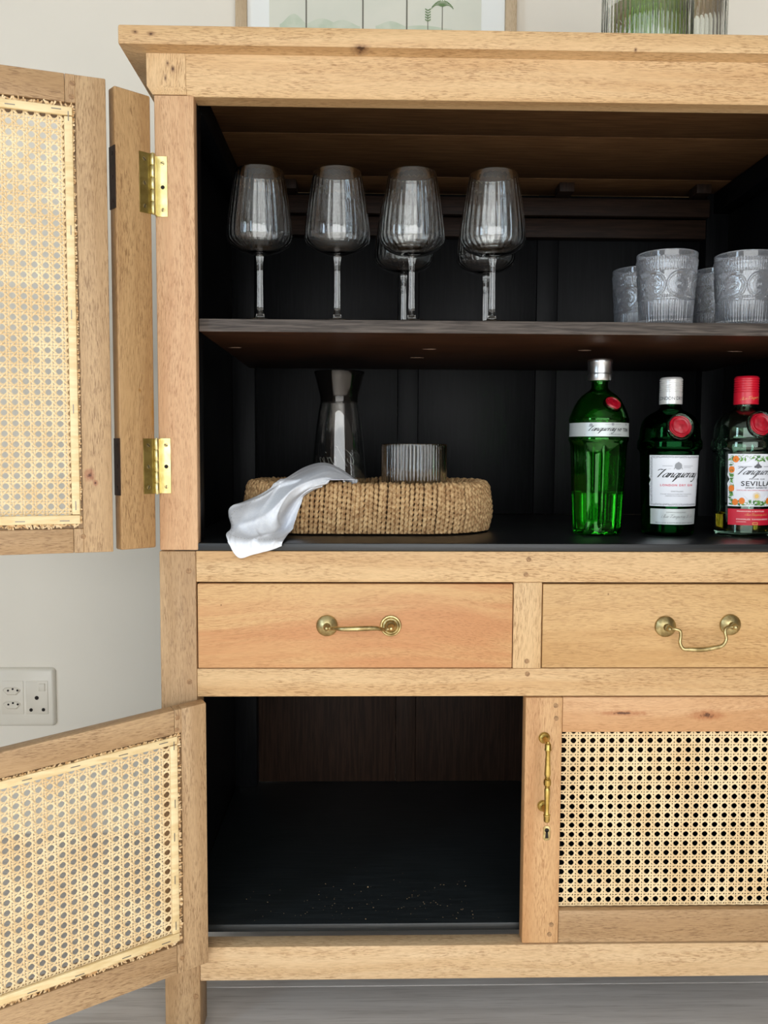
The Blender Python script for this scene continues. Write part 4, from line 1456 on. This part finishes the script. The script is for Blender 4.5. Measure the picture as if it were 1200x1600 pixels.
class Bottle:
    def __init__(s, label, cx, cy, pts, k, mat, seg, fn, wall, mouth, liquid_mat, liquid_z):
        """pts: (half px, py above base in px) outer profile from base centre to neck top"""
        s.cx, s.cy = cx, cy
        s.t = thing('gin_bottle', label, 'bottle', (cx, cy, ZF))
        s.prof = [(h * PXM * k, zz * 0.000934) for h, zz in pts]
        out = s.prof
        inn = [(max(r - wall, 0.002), z) for r, z in out if z > 0.006 and r > 0][::-1]
        inn = [(inn[0][0], out[-1][1])] + inn[1:] + [(inn[-1][0] * 0.92, 0.0085), (inn[-1][0] * 0.6, 0.012), (0, 0.0165)]
        part('glass_body', lathe(out + inn, seg, fn, (cx, cy, ZF)), mat, s.t, sharp=50)
        lq = [(0, 0.0170), (inn[-2][0], 0.0125), (inn[-3][0] - 0.0004, 0.0090)]
        zz = 0.012
        while zz < liquid_z:
            lq.append((interp(out, zz) - wall - 0.0005, zz))
            zz += 0.006
        rl = interp(out, liquid_z) - wall - 0.0005
        lq += [(rl, liquid_z), (rl * 0.97, liquid_z - 0.0006), (0, liquid_z - 0.0007)]
        lfn = (lambda a, r, z, i: fn(a, r, z, i) if 2 < i < len(lq) - 1 else r) if fn else None
        part('liquid', lathe(lq, seg, lfn, (cx, cy, ZF)), liquid_mat, s.t, sharp=50)
    def surf(s, u, z, off=0.0005, a0=0.0):
        r = interp(s.prof, z) + off
        a = a0 + u / 0.0415
        return Vector((s.cx + r * math.sin(a), s.cy - r * math.cos(a), ZF + z))
    def patch(s, name, zs, wf, mat, off=0.0004, a0=0.0, n=24, parent=None):
        bm = bmesh.new()
        rows = []
        for z in zs:
            w = wf(z)
            rows.append([bm.verts.new(s.surf(-w + 2 * w * k / n, z, off, a0)) for k in range(n + 1)])
        for A, B in zip(rows, rows[1:]):
            for k in range(n):
                bm.faces.new([A[k], A[k + 1], B[k + 1], B[k]])
        o = part(name, bm, mat, parent or s.t, fix=False)
        return o
    def ink(s, name, groups, parent, off=0.0007, a0=0.0):
        """groups: [(polys, material)] in label coordinates (u, z)"""
        bm = bmesh.new()
        mats = []
        for i, (polys, mt) in enumerate(groups):
            poly_faces(bm, polys, lambda u, z: s.surf(u, z, off + 0.00008 * i, a0), i)
            mats.append(M[mt])
        return part(name, bm, mats, parent, sharp=0, fix=False)
    def seal(s, ang, z, r, tilt, ring):
        rr = interp(s.prof, z)
        pos = Vector((s.cx + rr * math.sin(ang), s.cy - rr * math.cos(ang), ZF + z))
        mt = Matrix.Rotation(ang, 3, 'Z') @ Matrix.Rotation(R(90) - tilt, 3, 'X')
        if ring:
            part('seal_ring', lathe([(r * 0.5, -0.004), (r * 1.22, -0.003), (r * 1.24, 0.0018), (r * 1.16, 0.0028), (r * 1.04, 0.0018), (r * 0.5, 0.0002)], 40, None, pos, mt), ring, s.t)
        pf = [(0, 0), (r, 0), (r * 1.02, 0.0022), (r * 0.94, 0.0034), (r * 0.86, 0.0030), (r * 0.8, 0.0038), (r * 0.7, 0.0028), (r * 0.55, 0.0030), (r * 0.46, 0.0034), (r * 0.3, 0.0030), (r * 0.16, 0.0037), (0, 0.0036)]
        def fn(a, q, zz, i):
            if i in (1, 2, 3):
                return q * (1 + 0.02 * math.sin(a * 5 + 1) + 0.015 * math.sin(a * 9))
            if i in (7, 8, 9):
                return q * (1 + 0.10 * math.sin(a * 5 + 0.6))
            return q
        part('wax_seal', lathe(pf, 40, fn, pos, mt), M['seal'], s.t)
    def cap(s, prof, mat, seg=56, fn=None):
        return part('cap', lathe(prof, seg, fn, (s.cx, s.cy, ZF)), mat, s.t, sharp=35)

def fit_script(text, width, cx, z, nib=(0.15, 0.08), shear=0.6, spacing=1.0):
    q, w = script_quads(text, 1.0, shear, nib, spacing)
    sc = width / w
    return [[(cx + (p[0] - w / 2) * sc, z + p[1] * sc) for p in poly] for poly in q]
def txt(text, width, cx, z, height, bold=0.0, shear=0.0, spacing=1.0):
    polys = text_tris(text, 1.0, shear, spacing, bold)
    xs = [p[0] for q in polys for p in q]
    ys = [p[1] for q in polys for p in q]
    w, h = max(xs) - min(xs), max(ys) - min(ys)
    mx, my = (max(xs) + min(xs)) / 2, (max(ys) + min(ys)) / 2
    return [[(cx + (p[0] - mx) * width / w, z + (p[1] - my) * height / h) for p in q] for q in polys]
def frame_lines(u0, u1, z0, z1, w):
    return [[(u0, z0), (u1, z0), (u1, z0 + w), (u0, z0 + w)], [(u0, z1 - w), (u1, z1 - w), (u1, z1), (u0, z1)],
            [(u0, z0), (u0 + w, z0), (u0 + w, z1), (u0, z1)], [(u1 - w, z0), (u1, z0), (u1, z1), (u1 - w, z1)]]
def curls(u0, u1, z0, z1, size, seed, w=0.00032):
    jr = random.Random(seed)
    out = []
    def curl(cx, cz):
        a = jr.uniform(0, 6)
        d = jr.choice((-1, 1))
        pts = [(cx + size * (0.25 + 0.75 * k / 5) * math.cos(a + d * k * 1.0), cz + size * (0.25 + 0.75 * k / 5) * math.sin(a + d * k * 1.0)) for k in range(6)]
        out.extend(stroke(pts, w, 3))
    step = size * 1.6
    n = int((u1 - u0) / step)
    for k in range(n + 1):
        u = u0 + (u1 - u0) * k / n
        curl(u, z0)
        curl(u, z1)
    n = int((z1 - z0) / step)
    for k in range(1, n):
        z = z0 + (z1 - z0) * k / n
        curl(u0, z)
        curl(u1, z)
    return out
def subdiv(polys, n=1):
    return polys

# -- tall faceted green bottle
p1 = [(0, 0), (33, 0), (36.5, 2.5), (37.5, 8), (38.4, 30), (40, 66), (41.7, 102), (43.3, 139), (43.6, 144), (44.5, 146), (45.6, 148.5), (45.6, 152), (44.6, 154), (44.6, 176), (45.6, 178), (45.6, 182), (44.6, 184), (43.4, 187.5), (42.2, 191), (38.5, 200), (32.5, 211), (27, 217.5), (21, 222), (15, 226.5), (12.6, 230), (12.4, 240), (15, 240.6), (15, 243), (12.4, 244), (12.2, 262)]
def facets(a, r, z, i):
    if 0.004 < z < 0.132 and r > 0.02:
        e = min(1.0, (z - 0.004) / 0.01, (0.132 - z) / 0.004)
        x = abs(math.sin(a * 5 + 0.35))
        return r - 0.0021 * e * (1 - (1 - x) ** 1.6) * 1.0 if x > 0 else r
    return r
p1d = []
for (h0, z0), (h1, z1) in zip(p1, p1[1:]):
    n = 4 if z1 - z0 > 12 else 1
    for k in range(n):
        p1d.append((h0 + (h1 - h0) * k / n, z0 + (z1 - z0) * k / n))
p1d.append(p1[-1])
b1 = Bottle('tall green gin bottle with fluted sides and narrow silver label', 0.3455, 0.1400, p1d, 1.0, M['green_glass'], 200, facets, 0.0022, 0, M['gin'], 0.063)
S1 = 0.000934
b1.cap([(0, 262.4 * S1), (0.0118, 262.4 * S1), (0.0118, 241 * S1), (0.0172, 241 * S1), (0.0178, 242 * S1), (0.0177, 250.5 * S1), (0.0170, 251 * S1), (0.0168, 252.3 * S1), (0.0175, 253 * S1), (0.0175, 268 * S1), (0.0180, 269 * S1), (0.0180, 272.2 * S1), (0.0172, 274 * S1), (0.0150, 274.6 * S1), (0, 274.6 * S1)], M['silver'])
lz = lambda py: (837 - py) * S1
lab = b1.patch('label', [lz(683.3), lz(673), lz(662.2)], lambda z: 0.070, M['label_s'], 0.0004, R(2), 40)
A1 = R(13)
b1.ink('lettering', [(fit_script('Tanqueray', 0.0390, -0.0165, lz(674.8), (0.25, 0.045), 0.66) + txt('N', 0.0042, 0.0092, lz(673.2), 0.0047, 0.012) + txt('o', 0.0026, 0.0130, lz(672.0), 0.0026, 0.02) + txt('TEN', 0.0122, 0.0226, lz(673.2), 0.0047, 0.012), 'ink'),
                     (txt('IMPORTED', 0.0190, 0.003, lz(680.2), 0.0012) + [[(-0.040, lz(680.6)), (-0.008, lz(680.6)), (-0.008, lz(680.2)), (-0.040, lz(680.2))], [(0.014, lz(680.6)), (0.034, lz(680.6)), (0.034, lz(680.2)), (0.014, lz(680.2))]], 'ink_d'),
                     (disc(-0.001, lz(664.8), 0.0021, 12) + stroke([(-0.012, lz(665)), (-0.004, lz(665))], 0.0004) + stroke([(0.003, lz(665)), (0.012, lz(665))], 0.0004) + disc(-0.031, lz(666), 0.0024, 10) + disc(0.024, lz(665), 0.0016, 10), 'ink_g')], lab, 0.0008, A1)
b1.seal(R(17), lz(633.5), 0.0112, R(42), M['green_glass'])

# -- dark green bottle with white label
p2 = [(0, 0), (35, 0), (38.3, 2), (39.6, 7), (40.5, 35), (42, 75), (43.8, 126), (44.6, 131), (46, 133.5), (48, 135), (48.3, 139), (48.3, 145), (47.6, 148.5), (46, 150.5), (45.3, 155), (44.6, 166), (43.2, 173), (40.6, 179.5), (36.5, 185), (30, 190), (22.5, 194), (17.6, 197), (15.8, 200), (15.2, 204), (15, 207), (17, 208), (17, 211), (14.6, 212), (14.4, 240)]
def mk_cap2(b, k, mat, base, top):
    pr = [(0.0128, base), (0.0160 * k, base), (0.0164 * k, base + 0.0005)]
    z = base + 0.0175
    pr.append((0.0164 * k, z))
    n = 6
    pitch = (top - 0.003 - z) / n
    for i in range(n):
        z0 = z + pitch * i
        pr += [(0.0155 * k, z0 + pitch * 0.12), (0.0155 * k, z0 + pitch * 0.28), (0.0164 * k, z0 + pitch * 0.45), (0.0164 * k, z0 + pitch * 0.95)]
    pr += [(0.0163 * k, top - 0.003), (0.0150 * k, top - 0.0006), (0.0138 * k, top), (0, top), ]
    pr = [(0, base + 0.018)] + [(0.0128, base + 0.018)] + pr
    return b.cap(pr, mat)
b2 = Bottle('squat dark green gin bottle with white label and silvery screw cap', 0.4512, 0.1400, p2, 1.0, M['dkgreen_glass'], 96, None, 0.0024, 0, M['gin'], 0.118)
mk = mk_cap2(b2, 1.0, M['white_cap'], lz(632), lz(590))
bm = bmesh.new()
poly_faces(bm, txt('LONDON DRY GIN', 0.052, 0.0, lz(623), 0.0050, 0.01), lambda u, z: Vector((b2.cx + 0.0166 * math.sin(u / 0.0164), b2.cy - 0.0166 * math.cos(u / 0.0164), ZF + z)))
part('cap_lettering', bm, M['ink_d'], mk, sharp=0, fix=False)
def notch(z0, z1, w, zn, d=0.0022, hw=0.004):
    def f(z):
        t = abs(z - zn)
        return w - (d * (1 - t / hw) if t < hw else 0) - (-0.0012 * (1 - abs(t - hw * 1.6) / (hw * 0.6)) if abs(t - hw * 1.6) < hw * 0.6 else 0)
    return f
def zr(a, b, n):
    return [a + (b - a) * k / n for k in range(n + 1)]
LW = 0.0415
zA, zB = lz(790.3), lz(711.5)
lab = b2.patch('label', zr(zA, zB, 40), notch(zA, zB, LW + 0.0005, lz(750), 0.0022, 0.0036), M['label_w'], 0.0005, R(-1.5), 28)
b2.ink('lettering', [(fit_script('Tanqueray', 0.0625, 0.0, lz(745.5), (0.26, 0.045), 0.66), 'ink'),
                     (txt('LONDON DRY GIN', 0.0490, 0.0, lz(757.5), 0.0030, 0.02, 0, 1.3), 'ink_r'),
                     (txt('DISTILLED', 0.0180, 0.0, lz(767.0), 0.0017, 0.01) + txt('FOUR SIGNATURE BOTANICALS', 0.0480, 0.0, lz(771.3), 0.0014) + txt('PERFECTLY BALANCED', 0.0340, 0.0, lz(774.2), 0.0014)
                      + stroke([(-0.022, lz(728)), (-0.008, lz(728))], 0.0005) + stroke([(0.008, lz(728)), (0.024, lz(728))], 0.0005) + stroke([(0.008, lz(730.5)), (0.020, lz(730.5))], 0.0004), 'ink_g'),
                     (frame_lines(-0.0370, 0.0370, zA + 0.0055, zB - 0.0050, 0.0003) + curls(-0.0390, 0.0390, zA + 0.0030, zB - 0.0028, 0.0017, 3) + curls(-0.0384, 0.0384, zA + 0.0026, zB - 0.0024, 0.0012, 8) + disc(0, lz(728), 0.0052, 16) + stroke([(-0.006, lz(733)), (0, lz(722)), (0.006, lz(733))], 0.0008), 'ink_g')], lab, 0.0009, R(-1.5))
lab = b2.patch('lower_label', [lz(818.5), lz(806), lz(794.3)], lambda z: LW - 0.001, M['label_s'], 0.0005, R(-1.5), 28)
b2.ink('lettering', [(fit_script('Chas Tanqueray & Co', 0.0500, 0.002, lz(808), (0.12, 0.07), 0.6), 'ink_d'),
                     (txt('LONDON ENGLAND', 0.030, 0, lz(799.5), 0.0013) + txt('PRODUCED & BOTTLED IN GREAT BRITAIN', 0.062, 0, lz(815.8), 0.0014), 'ink_d')], lab, 0.0009, R(-1.5))
b2.seal(R(-1), lz(668), 0.0155, R(14), M['pale_glass'])

# -- clear bottle with orange-fruit label and red cap
b3 = Bottle('clear gin bottle with fruit-bordered label and red foil cap', 0.5600, 0.1330, p2, 1.03, M['pale_glass'], 96, None, 0.0024, 0, M['gold_gin'], 0.032)
mk = mk_cap2(b3, 1.06, M['red_cap'], lz(632), lz(588))
bm = bmesh.new()
poly_faces(bm, fit_script('Chas Tanqueray', 0.030, 0.0, lz(624), (0.14, 0.1), 0.5), lambda u, z: Vector((b3.cx + 0.0176 * math.sin(u / 0.0164), b3.cy - 0.0176 * math.cos(u / 0.0164), ZF + z + u * 0.12)))
part('cap_lettering', bm, M['ink_gold'], mk, sharp=0, fix=False)
zA, zB = lz(789.5), lz(709.0)
A3 = R(2)
lab = b3.patch('label', zr(zA, zB, 40), notch(zA, zB, 0.0400, lz(748), 0.0026, 0.0044), M['label_w'], 0.0005, A3, 28)
fr, lf, lf2 = [], [], []
jr = random.Random(9)
fruit_pos = [(-0.0290, lz(717)), (0.0290, lz(717)), (-0.0345, lz(733)), (0.0345, lz(733)), (-0.0345, lz(762)), (0.0345, lz(762)), (-0.0200, lz(781)), (0.0200, lz(781)), (-0.0290, lz(783)), (0.0290, lz(783))]
for u, z in fruit_pos:
    fr += disc(u, z, 0.0042, 12, 0.0048)
for u0, u1, z0, z1 in ((-0.037, 0.037, lz(713), lz(719)), (-0.037, 0.037, lz(787), lz(781)), (-0.0375, -0.032, lz(785), lz(714)), (0.032, 0.0375, lz(785), lz(714))):
    for k in range(34):
        u, z = jr.uniform(u0, u1), jr.uniform(min(z0, z1), max(z0, z1))
        a = jr.uniform(0, 6.28)
        l, w = 0.0032, 0.0014
        c, s_ = math.cos(a), math.sin(a)
        (lf if k % 3 else lf2).append([(u - l * c, z - l * s_), (u + w * s_, z - w * c), (u + l * c, z + l * s_), (u - w * s_, z + w * c)])
panel = [(-0.0300, lz(728)), (-0.0220, lz(726)), (-0.0140, lz(718)), (0, lz(713.5)), (0.0140, lz(718)), (0.0220, lz(726)), (0.0300, lz(728))]
panel_poly = [[(-0.0305, lz(773)), (0.0305, lz(773)), (0.0305, lz(727)), (-0.0305, lz(727))], [(-0.0305, lz(727)), (0.0305, lz(727)), (0.018, lz(722)), (-0.018, lz(722))], [(-0.016, lz(722)), (0.016, lz(722)), (0.008, lz(716)), (-0.008, lz(716))], [(-0.018, lz(773)), (-0.010, lz(781)), (0.010, lz(781)), (0.018, lz(773))]]
sun_ = disc(0, lz(773.5), 0.0032, 16)
for k in range(14):
    a = 2 * PI * k / 14
    sun_ += stroke([(0.0038 * math.cos(a), lz(773.5) + 0.0038 * math.sin(a)), (0.0058 * math.cos(a), lz(773.5) + 0.0058 * math.sin(a))], 0.0006, 1)
b3.ink('lettering', [(curls(-0.0345, 0.0345, zA + 0.0045, zB - 0.0045, 0.0030, 5, 0.0006), 'leaf'), (lf, 'leaf'), (lf2, 'leaf2'), (fr, 'fruit'), (panel_poly, 'label_w'),
                     (fit_script('Tanqueray', 0.0560, 0.0, lz(740.5), (0.26, 0.045), 0.66) + disc(0, lz(727.5), 0.0034, 10) + disc(-0.0036, lz(728.5), 0.0018, 8) + disc(0.0036, lz(728.5), 0.0018, 8) + stroke([(0, lz(724)), (0, lz(721))], 0.0014), 'ink_d'),
                     (txt('SEVILLA', 0.0430, 0, lz(754.3), 0.0070, 0.01, 0, 1.15), 'ink'),
                     (txt('FLOR DE', 0.0220, 0, lz(747.3), 0.0018) + txt('SPIRIT APERITIF', 0.0320, 0, lz(760.8), 0.0022, 0.01) + stroke([(-0.026, lz(728.2)), (-0.008, lz(728.2))], 0.0005) + stroke([(0.008, lz(728.2)), (0.026, lz(728.2))], 0.0005), 'ink_d'),
                     (txt('DISTILLED GIN WITH ORANGE FLAVOUR', 0.0540, 0, lz(764.6), 0.0015) , 'ink_r'), (sun_, 'ink_gold')], lab, 0.0008, A3)
lab = b3.patch('lower_label', [lz(818.5), lz(806), lz(793.5)], lambda z: 0.0395, M['label_r'], 0.0005, A3, 28)
b3.ink('lettering', [(txt('PRODUCED & BOTTLED', 0.0400, -0.006, lz(797), 0.0018, 0.01) + txt('CHARLES TANQUERAY', 0.0500, -0.002, lz(809.5), 0.0024, 0.01) + txt('LONDON', 0.0130, -0.020, lz(813.2), 0.0015), 'ink_w'),
                     (fit_script('Chas Tanqueray & Co', 0.0350, 0.002, lz(803.5), (0.14, 0.09), 0.6) + frame_lines(-0.004, 0.004, lz(817.5), lz(814), 0.0006), 'ink_gold')], lab, 0.0009, A3)
b3.seal(R(4), lz(664), 0.0158, R(14), M['pale_glass'])

# ------------------------------------------------------------------ on top of the cabinet
ZT = 1.3234
VX, VY = 0.4017, 0.140
vs = thing('ribbed_vase', 'clear ribbed glass vase with green stems on the cabinet top', 'vase', (VX, VY, ZT))
def vase_wall(x, y, r, h, n, par, wl):
    out = [(0, 0), (r * 0.94, 0), (r, 0.003), (r, h * 0.4), (r, h - 0.002), (r - 0.001, h)]
    inn = [(r - 0.0034, h), (r - 0.0036, h - 0.002), (r - 0.0036, h * 0.4), (r - 0.0036, 0.016), (r - 0.007, 0.010), (0, 0.0095)]
    def fn(a, rr, zz, i):
        return rr - 0.0014 * (1 - abs(math.sin(a * n / 2)) ** 0.8) if 1 <= i <= 4 else rr
    part('ribbed_wall', lathe(out + inn, n * 6, fn, (x, y, ZT)), M['glass'], par, sharp=70)
    rw = r - 0.0042
    part('water', lathe([(0, 0.0100), (r - 0.0085, 0.0104), (rw, 0.0162), (rw, wl), (0, wl - 0.0004)], 72, None, (x, y, ZT)), M['water'], par)
vase_wall(VX, VY, 0.0635, 0.235, 58, vs, 0.100)
jr = random.Random(12)
for i in range(22):
    a, q = jr.uniform(0, 6.28), math.sqrt(jr.random()) * 0.034
    bx_, by_ = VX + 0.012 + q * math.cos(a), VY + q * math.sin(a)
    a2 = a + jr.uniform(-1.2, 1.2)
    tx_, ty_ = VX + 0.010 + 0.040 * math.cos(a2), VY + 0.040 * math.sin(a2)
    ln = jr.uniform(1.15, 1.35)
    P = catmull([(bx_, by_, ZT + 0.014), (bx_ * 0.6 + tx_ * 0.4 + jr.uniform(-.004, .004), by_ * 0.6 + ty_ * 0.4, ZT + 0.11), (tx_, ty_, ZT + 0.22), (tx_ + (tx_ - bx_) * 0.5, ty_ + (ty_ - by_) * 0.5, ZT + 0.22 * ln + 0.03)], 5)
    bm = bmesh.new()
    bm_tube(bm, P, jr.uniform(0.0022, 0.0034), 8)
    part('stem', bm, M['stem'], vs)
v2 = thing('ribbed_vase', 'second ribbed glass vessel with water, right behind the vase of stems', 'vase', (0.5000, 0.232, ZT))
vase_wall(0.5000, 0.232, 0.0520, 0.215, 48, v2, 0.150)

# framed botanical print on the wall above the cabinet
pf_ = thing('picture_frame', 'pale wood framed print of palm trees on the wall above the cabinet', 'picture', (0.0210, 0.622, 1.50))
FX0, FX1, FZ0, FZ1 = -0.2530, 0.2965, 1.5300, 2.2600
FY = 0.6180
for x0, x1, z0, z1, ax in ((FX0, FX0 + 0.0222, FZ0, FZ1, 'oak'), (FX1 - 0.0222, FX1, FZ0, FZ1, 'oak'), (FX0 + 0.0223, FX1 - 0.0223, FZ0, FZ0 + 0.0222, 'oak'), (FX0 + 0.0223, FX1 - 0.0223, FZ1 - 0.0222, FZ1, 'oak')):
    part('moulding', box(x0, x1, FY, YW - 0.001, z0, z1, 0.0012), M[ax], pf_)
part('mat_board', box(FX0 + 0.0224, FX1 - 0.0224, FY + 0.010, FY + 0.014, FZ0 + 0.0224, FZ1 - 0.0224, 0), M['mat_board'], pf_, sharp=0)
pr_ = part('print', box(-0.1878, 0.2275, FY + 0.0085, FY + 0.0098, 1.598, FZ1 - 0.075, 0), M['print'], pf_, sharp=0)
def ink_print(name, polys, mat, dy=0.0):
    bm = bmesh.new()
    poly_faces(bm, polys, lambda u, v: Vector((u, FY + 0.0080 - dy, v)), 0, 0.000006)
    part(name, bm, M[mat], pr_, sharp=0, fix=False)
hills = []
for c, w_, h_, b in ((-0.140, 0.055, 0.020, 1.632), (-0.085, 0.080, 0.014, 1.630), (-0.045, 0.070, 0.012, 1.630), (0.050, 0.060, 0.009, 1.632), (0.110, 0.120, 0.006, 1.628)):
    pts = [(c - w_ / 2 + w_ * k / 16, b + h_ * math.sin(PI * k / 16) ** 1.5) for k in range(17)]
    hills.append([(c - w_ / 2, 1.600), (c + w_ / 2, 1.600)] + pts[::-1])
ink_print('misty_hills', hills, 'hill', -0.0002)
tr = []
for x, top, w_ in ((-0.1156, 2.05, 0.0028), (-0.0049, 2.12, 0.0028), (0.0811, 2.0, 0.0028), (0.1224, 1.655, 0.0014), (0.1508, 1.672, 0.0018)):
    tr += [[(x - w_ / 2, 1.612), (x + w_ / 2, 1.612), (x + w_ / 2 * 0.8, top), (x - w_ / 2 * 0.8, top)]]
ink_print('tree_trunks', tr, 'trunk', 0.0002)
pm = []
def fronds(x, z, L, n):
    for k in range(n):
        a = PI * (0.02 + 0.96 * k / (n - 1))
        pts = [(x, z), (x + L * 0.55 * math.cos(a), z + L * 0.42 * math.sin(a) + L * 0.10), (x + L * math.cos(a), z + L * 0.45 * math.sin(a) - L * 0.22 * abs(math.cos(a)))]
        pm.extend(stroke(pts, L * 0.055, 4))
fronds(0.1508, 1.670, 0.022, 11)
for k in range(5):
    for s in (-1, 1):
        pm.extend(stroke([(0.1224, 1.642 + k * 0.005), (0.1224 + s * 0.0055, 1.645 + k * 0.005)], 0.0018, 2))
for x, z in ((-0.1156, 2.05), (-0.0049, 2.12), (0.0811, 2.0)):
    fronds(x, z, 0.075, 15)
ink_print('palm_fronds', pm, 'palm', 0.0004)
